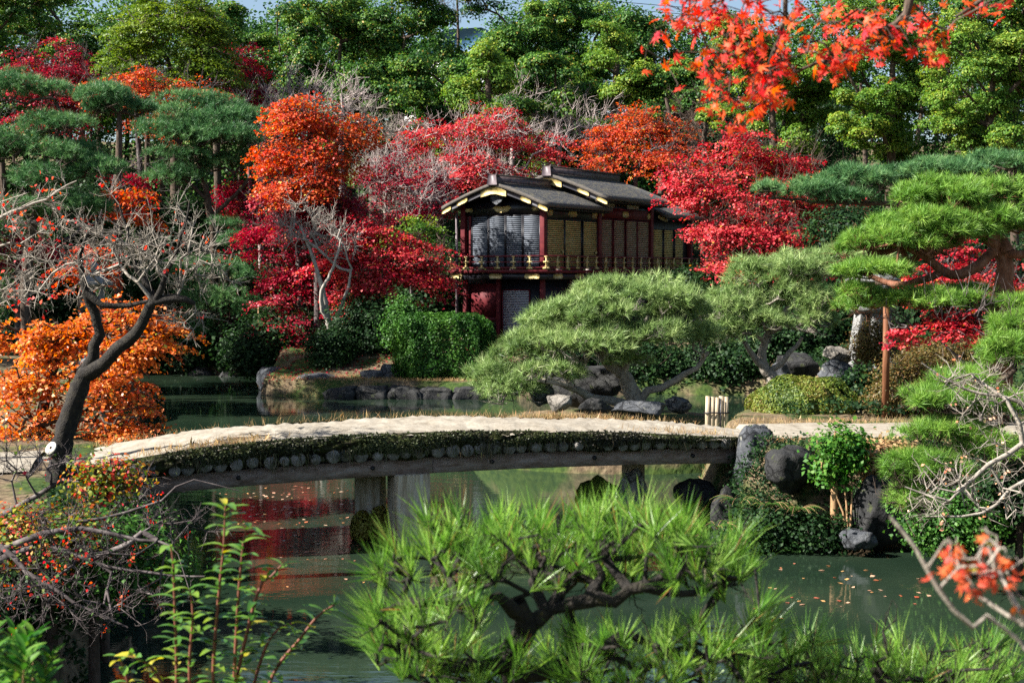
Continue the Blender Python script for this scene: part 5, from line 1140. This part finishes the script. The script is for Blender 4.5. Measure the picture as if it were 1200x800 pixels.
# ------------------------------------------------------------------ dry grass, fallen leaves
def grass(name, pts, hgt, mat, rng, wid=.006, lean=.5):
    n = len(pts); d = unit(rng.normal(size=(n, 3)) * lean + np.array([0, 0, 1.0])); L = hgt * rng.uniform(.5, 1.2, n); w = unit(np.cross(d, rng.normal(size=(n, 3)))) * wid * .5
    mid = pts + d * L[:, None] * .55; tip = mid + unit(d + rng.normal(size=(n, 3)) * .4) * L[:, None] * .45
    V = np.stack([pts - w, pts + w, mid + w * .7, tip, mid - w * .7], 1).reshape(-1, 3)
    return tag(build(name, V, [np.arange(5 * n).reshape(-1, 5)], M[mat], tint=rng.random(n)), kind='stuff')
rg = np.random.default_rng(77)
pts = []
for s_c, w_c, n, sp in ((3.1, .05, 420, .32), (2.3, .06, 160, .3), (8.9, 1.95, 500, .6), (7.2, 1.98, 260, 1.2), (10.2, .25, 260, .5), (9.7, 1.9, 300, .7), (5.0, 1.98, 150, 1.5), (1.3, 1.95, 260, .6)):
    for _ in range(n):
        s = np.clip(s_c + rg.normal() * sp, .1, BL - .05); w = w_c + rg.normal() * .07; pts.append(bpt(s, w, deck_z(s) - .01))
g_ = grass('dry_grass', np.array(pts), .16, 'drygrass', rg); tag(g_, 'dry tan grass tufts along the edges of the bridge deck', 'grass')
x = rg.uniform(-.6, 4.2, 2600); y = rg.uniform(27.6, 29.4, 2600); z = H(x, y); k = z > .5
x2 = rg.uniform(3.2, 9.5, 3000); y2 = np.where(rg.random(3000) < .5, rg.normal(22.0, .18, 3000), rg.normal(24.5, .2, 3000)); z2 = H(x2, y2)
pts = np.concatenate([np.stack([x, y, z], 1)[k], np.stack([x2, y2, z2], 1)]); g_ = grass('bank_grass', pts, .15, 'drygrass', rg); tag(g_, 'short dry and green grass edging the path and the rocky islet', 'grass')
x = rg.uniform(-8, 1, 5000); y = 45.8 + rg.random(5000) ** 1.4 * 1.4; z = H(x, y); g_ = grass('shore_grass', np.stack([x, y, z], 1), .14, 'drygrass', rg, .012); tag(g_, 'short dry turf on the strip between the far kerb stones', 'grass')
# leaf litter on the far bank and on the slope
n = 3200; x = rg.uniform(-9, 1, n); y = rg.uniform(46.5, 53, n); z = H(x, y) + .02; V, F = leaf_quads(np.stack([x, y, z], 1), unit(np.array([0, 0, 1.0]) + rg.normal(size=(n, 3)) * .3), np.full(n, .09), .8, rg)
tag(build('leaf_litter', V, [F], M['crimson'], tint=rg.random(n)), 'red fallen leaves scattered over the far bank', 'fallen leaves', kind='stuff')
# floating leaves
x = []; 
for (px, py, n, sx, sy) in ((330, 600, 120, 60, 22), (300, 590, 50, 40, 12), (980, 685, 26, 50, 14), (400, 650, 30, 40, 30), (1000, 690, 20, 90, 12)):
    for _ in range(n):
        a, b = px + rg.normal() * sx, py + rg.normal() * sy; d = 4 * FOC / max(60, b - 320); x.append(((a - 600) / FOC * d, d, .006))
x = np.array(x); n = len(x); V, F = leaf_quads(x, unit(np.array([0, 0, 1.0]) + rg.normal(size=(n, 3)) * .12), rg.uniform(.04, .10, n), .7, rg, .05); V[:, 2] = np.maximum(V[:, 2], .003)
tag(build('floating_leaves', V, [F], M['floatleaf'], tint=rg.random(n)), 'scattered fallen leaves floating on the green water', 'fallen leaves', kind='stuff')

# ------------------------------------------------------------------ left foreground thicket over the water
bare('leafless azalea thicket with scarlet leaf tufts overhanging the near left water', [(-60, 690, 12.2, .05), (-10, 660, 12.2, .045), (40, 640, 12.2, .03)],
     [(60, 620, 12.4, 160, 60), (120, 640, 12.2, 150, 70), (170, 690, 12, 120, 50), (60, 690, 12, 140, 80), (130, 720, 11.8, 100, 40), (215, 610, 12.6, 80, 40)], 150, 620, .22, .0034, tip=.004, leaves=260, mat='near_red', size=.034, per=6, name='shrub', group='garden shrubs', cat='shrub', step=.15, bark='bark_dull',
     limbs=[[(-20, 655, 12.2, .035), (50, 625, 12.2, .028), (120, 622, 12.2, .02), (200, 640, 12.1, .012)], [(0, 640, 12.2, .03), (30, 672, 12, .022), (90, 705, 11.9, .014), (150, 735, 11.8, .008)], [(60, 640, 12.2, .02), (150, 668, 12.1, .014), (240, 675, 12, .008)], [(20, 615, 12.6, .02), (120, 606, 12.6, .015), (190, 585, 12.6, .01), (225, 560, 12.6, .006), (280, 575, 12.6, .004)]])
bare('leafless shrub with arching pale shoots below the bridge end', [(-30, 620, 15.2, .05), (20, 595, 15.2, .04), (60, 570, 15.2, .02)], [(60, 560, 15.2, 130, 60), (130, 570, 15, 100, 50), (20, 540, 15.2, 90, 60), (150, 610, 15, 120, 50)], 80, 260, .28, .0045, tip=.005, leaves=90, mat='mixleaf', size=.05, per=3, name='shrub', group='garden shrubs', cat='shrub', step=.18, bark='bark_dull')
shrub('sparse yellow green shrub with mixed autumn leaves in the left thicket', 60, 640, 12.6, 150, 100, 'mixleaf', 300, per=14, size=.045, sig=.10, shell=.2)
shrub('shrub with drooping yellow leaves under the leafless tree', 120, 560, 14.5, 90, 60, 'mixleaf', 120, per=10, size=.055, sig=.09, shell=.2)
shrub('dark green leafy bush among the left thicket twigs', 110, 650, 12.8, 200, 110, 'hedge', 240, per=34, size=.05, sig=.12, shell=.2)
shrub('dark green bush beneath the left thicket', 40, 690, 12.9, 150, 110, 'dark_green', 200, per=40, size=.06, sig=.13)
shrub('shaded bush on the left bank below the abutment boulder', 100, 620, 15.8, 140, 90, 'dark_green', 200, per=40, size=.06, sig=.14)

# leafless tree reaching in from the right over the water
bare('leafless maple twigs sweeping in from the right bank with dead brown leaves', [(1290, 640, 12.6, .08), (1270, 560, 12.6, .07), (1250, 500, 12.6, .05)],
     [(1170, 470, 12.6, 110, 50), (1130, 445, 12.6, 80, 30), (1170, 530, 12.5, 120, 50), (1120, 560, 12.4, 100, 60), (1170, 590, 12.4, 100, 50), (1090, 590, 12.3, 70, 30)], 80, 220, .24, .004, tip=.005, leaves=120, mat='floatleaf', size=.035, per=2, step=.18,
     limbs=[[(1260, 520, 12.6, .035), (1200, 520, 12.5, .028), (1160, 545, 12.4, .02), (1110, 585, 12.3, .012), (1060, 570, 12.3, .006)], [(1250, 500, 12.6, .03), (1190, 470, 12.6, .02), (1130, 455, 12.6, .012), (1080, 425, 12.6, .005)], [(1262, 540, 12.6, .03), (1200, 560, 12.4, .02), (1150, 600, 12.3, .014), (1085, 605, 12.3, .006)]])

# ------------------------------------------------------------------ near plants
def near_pine(name, label, trunk, limbs, regions, per, length, width, seed_tw=.06, cat='pine tree', dspread=.9, tip=.0045):
    rng = rng_next(); P, r = trunk_world(trunk); root = P[0].copy(); e = empty(name, root, label, cat, 'pine trees'); ex = []; LW = []
    for lp in limbs:
        q, qr = dense(np.array([W(a, b, d) for a, b, d, _ in lp]), np.array([k[3] for k in lp]), .05); q[1:-1] += rng.normal(size=(len(q) - 2, 3)) * .007
        ex.append(sweep(q, qr * .66 * (1 + .18 * np.sin(np.arange(len(qr)) * 1.7)), 9, .16, rng)); LW.append(q)
    T = []; UP = []
    for px0, px1, py0, py1, y0, y1, n, lean in regions:
        for _ in range(n):
            px = rng.uniform(px0, px1); T.append(W(px, rng.uniform(py0, py1), rng.uniform(y0, y1))); UP.append(np.array([lean * (px - (px0 + px1) / 2) / (px1 - px0) * 1.6, -.1, 1.0]))
    T = np.array(T); UP = np.array(UP)
    nodes, _ = dense(P, r, .06); g = grow(np.concatenate([nodes] + LW), .028, T, tip, rng, step=.055, jit=.75, bias=.06); tg, _ = twigs(g, rng, 420, .10, .0028, up=.5); ex.append(tg)
    V, G = branch_mesh(g, P, r, 12, rng, ex); build('trunk', V - root, G, M['bark_black'], e, smooth=True)
    A = unit(UP + rng.normal(size=T.shape) * .34); n = len(T); m = n * per
    ax = np.repeat(A, per, 0); b = np.repeat(T, per, 0); side = unit(np.cross(ax, rng.normal(size=(m, 3)))); ang = dspread * rng.random(m) ** .7
    d = ax * np.cos(ang)[:, None] + side * np.sin(ang)[:, None]; L = np.repeat(length * rng.uniform(.55, 1.2, n), per) * rng.uniform(.45, 1.12, m)
    st = b + ax * (rng.random(m) * .03 - .02)[:, None]; w = unit(np.cross(d, rng.normal(size=(m, 3)))) * width * .5; md = st + d * L[:, None] * .5; bend = (side * .03 - np.array([0, 0, .02])) * L[:, None]
    tp = st + d * L[:, None] + bend
    V = np.stack([st - w * .7, st + w * .7, md + w, tp, md - w], 1).reshape(-1, 3)
    tint = np.clip(.5 * np.repeat(rng.random(n), per) + .5 * rng.random(m), 0, .94); tint[rng.random(m) < .03] = 1.0; build('needles', V - root, [np.arange(5 * m).reshape(-1, 5)], M['needle_near'], e, tint=tint)
    return e
near_pine('pine_tree', 'gnarled near pine with mossy black limbs and bright upright needles', [(596, 860, 4.4, .055), (604, 800, 4.4, .038), (596, 770, 4.38, .036), (616, 738, 4.36, .034), (606, 705, 4.34, .026)],
  [[(616, 725, 4.36, .035), (585, 700, 4.3, .026), (550, 712, 4.25, .02), (515, 700, 4.2, .015), (470, 705, 4.2, .008)], [(618, 735, 4.38, .04), (650, 715, 4.4, .034), (690, 700, 4.4, .036), (720, 702, 4.4, .034), (755, 690, 4.4, .028), (800, 695, 4.45, .02), (850, 680, 4.5, .01)],
   [(606, 790, 4.4, .045), (570, 775, 4.3, .034), (530, 785, 4.25, .028), (490, 780, 4.2, .018), (450, 772, 4.2, .01)], [(608, 790, 4.4, .04), (660, 778, 4.4, .03), (720, 745, 4.4, .03), (760, 760, 4.4, .02), (810, 770, 4.45, .014), (860, 760, 4.5, .008)], [(690, 702, 4.4, .03), (705, 672, 4.45, .022), (690, 650, 4.5, .016), (720, 635, 4.5, .01)], [(640, 716, 4.4, .026), (620, 680, 4.5, .018), (640, 655, 4.55, .014), (600, 640, 4.6, .009)], [(755, 690, 4.4, .02), (785, 660, 4.5, .014), (770, 640, 4.5, .01)]],
  [(445, 560, 640, 690, 4.1, 4.6, 34, .8), (500, 700, 612, 660, 4.2, 5.0, 92, .3), (680, 810, 605, 655, 4.3, 5.1, 70, .3), (780, 885, 635, 690, 4.3, 4.8, 46, .6), (435, 560, 700, 795, 3.95, 4.4, 52, .9), (640, 890, 750, 812, 4.1, 4.7, 90, .5), (500, 620, 770, 812, 4.1, 4.5, 26, .6), (560, 690, 650, 690, 4.1, 4.4, 14, .5), (440, 500, 735, 775, 4, 4.3, 12, 1.2), (800, 900, 690, 800, 4.2, 4.6, 24, .6), (620, 800, 660, 700, 4.5, 5.2, 40, .4)], 26, .14, .0024, dspread=.62)
near_pine('pine_tree', 'soft mass of upright needles along the lower right of the near bank', [(1040, 880, 5.0, .06), (1040, 845, 5.0, .045), (1040, 815, 5.0, .03)],
  [[(1040, 830, 5.0, .03), (980, 810, 5.0, .02), (910, 800, 5.0, .012)], [(1040, 825, 5.0, .03), (1100, 805, 5.0, .02), (1170, 800, 5.0, .01)]],
  [(880, 1190, 775, 825, 4.6, 5.5, 130, .4), (870, 960, 750, 800, 4.6, 5.2, 18, .6), (1000, 1180, 755, 800, 4.8, 5.4, 24, .3)], 26, .145, .0024, dspread=.62)

def leaf_blades(c, d, up, L, wid, curl, rng):
    """curled oval leaves of six faces each: base, direction, up normal"""
    m = len(c); s = unit(np.cross(d, up)); n = np.cross(s, d); k = 5; ts = np.linspace(0, 1, k); rows = []
    for t in ts:
        hw = wid * math.sin(math.pi * (t * .9 + .06)) ** .8 * .5; q = c + d * (L * t)[:, None] - n * (curl * L * t * t)[:, None]
        rows.append(np.stack([q - s * hw[:, None] + n * (hw * .35)[:, None], q, q + s * hw[:, None] + n * (hw * .35)[:, None]], 1))
    V = np.concatenate(rows, 1).reshape(-1, 3); base = np.arange(m)[:, None] * (3 * k); F = []
    for i in range(k - 1):
        for j in range(2): F.append(np.stack([base[:, 0] + i * 3 + j, base[:, 0] + i * 3 + j + 1, base[:, 0] + i * 3 + j + 4, base[:, 0] + i * 3 + j + 3], 1))
    return V, np.stack(F, 1).reshape(-1, 4), np.repeat(np.arange(m), 8)

def shoots():
    rng = rng_next(); b = W(235, 860, 5.0); g = hz(b[0], b[1]); root = np.array([b[0], b[1], g]); e = empty('shrub', root, 'upright reddish shoots with curled green leaves at the near left', 'shrub', 'garden shrubs')
    ST = [[(205, 860), (207, 790), (205, 720), (203, 660), (200, 640)], [(250, 860), (250, 780), (256, 700), (262, 640), (264, 592)], [(272, 860), (276, 760), (280, 690), (286, 630), (290, 618)], [(215, 860), (190, 800), (170, 775), (150, 768)], [(300, 860), (320, 790), (350, 750), (372, 722), (392, 708)], [(290, 860), (298, 800), (318, 745), (342, 730)], [(225, 860), (222, 780), (226, 720), (222, 690)], [(262, 860), (300, 700), (318, 675), (330, 662)], [(160, 860), (150, 800), (140, 770)]]
    st = []; C = []; Dr = []; U = []
    for k, pl in enumerate(ST):
        y = 5.0 + rng.uniform(-.15, .15); p, r = dense(np.array([W(a, c, y) for a, c in pl]), np.linspace(.008, .003, len(pl)), .024); p = np.concatenate([[np.array([p[0][0], p[0][1], g])], p]); r = np.concatenate([[.008], r]); st.append(sweep(p, r, 6))
        for i in range(3, len(p)):
            for q in range(2 if rng.random() < .75 else 1):
                a = i * 2.4 + q * 3.0 + rng.normal() * .4; t = unit(p[i] - p[i - 1]); h = np.array([math.cos(a), math.sin(a), .25]); d = unit(h + t * .4); C.append(p[i]); Dr.append(d); U.append(unit(t + np.array([0, 0, .6])))
    C, Dr, U = map(np.array, (C, Dr, U)); n = len(C); V, F, ti = leaf_blades(C, Dr, U, rng.uniform(.05, .085, n), rng.uniform(.024, .036, n), rng.uniform(.25, .8, n), rng)
    tn = np.where(rng.random(n) < .10, .95, rng.random(n) * .72); build('leaves', V - root, [F], M['shoot'], e, tint=tn[ti], smooth=True); V, G = merge(st); build('stems', V - root, G, M['stem_red'], e, smooth=True)
shoots()

def corner_shrub():
    rng = rng_next(); b = W(10, 900, 4.0); g = hz(b[0], b[1]); root = np.array([b[0], b[1], g]); e = empty('shrub', root, 'blurred glossy green shrub in the near left corner', 'shrub', 'garden shrubs'); st = []; C = []; Dr = []; U = []
    for i in range(26):
        t = W(rng.uniform(-30, 62), rng.uniform(738, 815), rng.uniform(3.7, 4.3)); t[0] = min(t[0], W(62, 800, t[1])[0]); p = np.array([root + rng.normal(size=3) * [.05, .05, 0], (root + t) / 2 + rng.normal(size=3) * .03, t]); st.append(sweep(p, [.006, .004, .002], 5))
        for k in range(15):
            a = k * 2.4; tt = unit(p[2] - p[1]); d = unit(np.array([math.cos(a), math.sin(a), .7 + .5 * rng.random()])); C.append(t - tt * .012 * (k // 2)); Dr.append(d); U.append(unit(tt + np.array([0, 0, .8])))
    C, Dr, U = map(np.array, (C, Dr, U)); n = len(C); V, F, ti = leaf_blades(C, Dr, U, rng.uniform(.045, .07, n), rng.uniform(.016, .023, n), rng.uniform(.05, .3, n), rng); build('leaves', V - root, [F], M['gloss'], e, tint=rng.random(n)[ti], smooth=True); V, G = merge(st); build('stems', V - root, G, M['stem_tan'], e)
corner_shrub()

STAR = []
for i in range(7):
    a = math.pi / 2 + (i - 3) * R(43); r = [.42, .72, .92, 1.0, .92, .72, .42][i]; STAR.append((a - R(21.5), .30 if i else .16)); STAR.append((a - R(7), r * .62)); STAR.append((a, r)); STAR.append((a + R(7), r * .62))
STAR.append((math.pi / 2 + 3 * R(43) + R(21.5), .16))
def maple_leaves(c, nrm, size, rng):
    """seven lobed maple leaves as fans of triangles"""
    m = len(c); t = unit(np.cross(nrm, rng.normal(size=(m, 3)))); b = np.cross(nrm, t); k = len(STAR); s = size[:, None]
    pts = [c] + [c + (t * math.cos(a) + b * math.sin(a)) * s * .5 * r - nrm * s * .16 * r * r for a, r in STAR]
    V = np.stack(pts, 1).reshape(-1, 3); base = np.arange(m) * (k + 1); F = np.stack([np.stack([base, base + 1 + i, base + 2 + i], 1) for i in range(k - 1)], 1).reshape(-1, 3)
    return V, F, np.repeat(np.arange(m), k - 1)

def near_maple(label, trunk, limbs, regions, size, mat, bark='bark', gr=.02):
    rng = rng_next(); P = np.array(trunk)[:, :3]; r = np.array(trunk)[:, 3]; root = P[0].copy(); e = empty('maple_tree', root, label, 'maple', 'maples'); ex = []; LW = []
    for lp in limbs:
        q, qr = dense(np.array([np.array(a[:3]) if abs(a[0]) < 8 else W(a[0], a[1], a[2]) for a in lp]), np.array([a[-1] for a in lp]), .05); ex.append(sweep(q, qr, 8, .1, rng)); LW.append(q)
    T = []
    for px0, py0, px1, py1, hw, y0, y1, n in regions:
        for _ in range(n):
            t = rng.random(); o = rng.normal() * hw * .5; L = math.hypot(px1 - px0, py1 - py0); T.append(W(px0 + (px1 - px0) * t - (py1 - py0) / L * o, py0 + (py1 - py0) * t + (px1 - px0) / L * o, rng.uniform(y0, y1)))
    T = np.array(T); g = grow(np.concatenate(LW), gr, T + np.array([0, 0, .02]), .0012, rng, step=.06, jit=.4, bias=.02)
    V, G = branch_mesh(g, P, r, 12, rng, ex); build('trunk', V - root, G, M[bark], e, smooth=True); n = len(T)
    V, F, ti = maple_leaves(T, unit(rng.normal(size=(n, 3)) * .75 + np.array([-.3, -.5, .5])), size * rng.uniform(.65, 1.2, n), rng); build('leaves', V - root, [F], M[mat], e, tint=rng.random(n)[ti])
near_maple('scarlet maple hanging its star shaped leaves into the top right of the view', [(3.0, 5.0, 2.1, .16), (2.95, 5.0, 3.2, .14), (2.8, 5.0, 4.4, .12), (2.5, 5.0, 5.4, .09), (2.1, 5.0, 6.0, .05)],
  [[(2.5, 5.0, 5.4, .035), (1.9, 5.0, 5.35, .025), (1085, -30, 5.0, .018), (1060, 22, 5.0, .013), (1030, 36, 5.0, .008), (990, 62, 5.0, .004)], [(2.1, 5.0, 6.0, .03), (1.4, 5.0, 5.6, .018), (935, -40, 5.0, .010), (920, 20, 5.0, .008), (905, 70, 5.0, .005), (895, 110, 5.0, .003)], [(935, -40, 5.0, .012), (860, -20, 5.0, .008), (820, 30, 5.0, .004), (840, 70, 5.0, .003)], [(1.9, 5.0, 5.35, .02), (1170, -20, 5.0, .01), (1120, 20, 5.0, .004)]],
  [(815, 5, 900, 125, 70, 4.7, 5.3, 150), (770, 0, 850, 20, 26, 4.8, 5.3, 34), (860, 10, 930, 40, 50, 4.8, 5.4, 46), (975, 10, 1010, 75, 50, 4.7, 5.3, 80), (1010, 25, 1110, 50, 44, 4.8, 5.3, 70), (940, 72, 990, 80, 18, 4.8, 5.2, 22), (880, 80, 900, 135, 36, 4.8, 5.1, 36), (1130, 0, 1190, 15, 20, 4.9, 5.3, 16), (1080, 50, 1110, 65, 16, 4.9, 5.2, 10), (800, 0, 930, 60, 70, 4.7, 5.3, 60), (830, 60, 900, 120, 60, 4.7, 5.2, 40)], .073, 'near_red')
def twig_bush():
    g = hz(1.35, 2.4)
    near_maple('blurred leafless twig with orange red leaf tufts at the near lower right', [(1.30, 2.4, g - .05, .02), (1.28, 2.4, g + .25, .018), (1.2, 2.4, g + .6, .014), (1.12, 2.4, g + .8, .004)],
      [[(1.2, 2.4, g + .6, .004), (1195, 750, 2.4, .0035), (1140, 735, 2.4, .0045), (1100, 690, 2.4, .004), (1072, 640, 2.4, .0035), (1042, 604, 2.4, .003)], [(1.2, 2.4, g + .6, .004), (1205, 735, 2.35, .0045), (1180, 690, 2.35, .004), (1158, 640, 2.35, .004)], [(1205, 735, 2.35, .004), (1150, 700, 2.4, .0035), (1120, 665, 2.4, .003)]],
      [(1100, 650, 1130, 690, 22, 2.3, 2.5, 26), (1150, 625, 1165, 690, 18, 2.3, 2.45, 28), (1185, 660, 1200, 720, 16, 2.3, 2.4, 10), (1120, 690, 1150, 700, 14, 2.3, 2.4, 6)], .036, 'orange_red', bark='bark_grey', gr=.0032)
twig_bush()
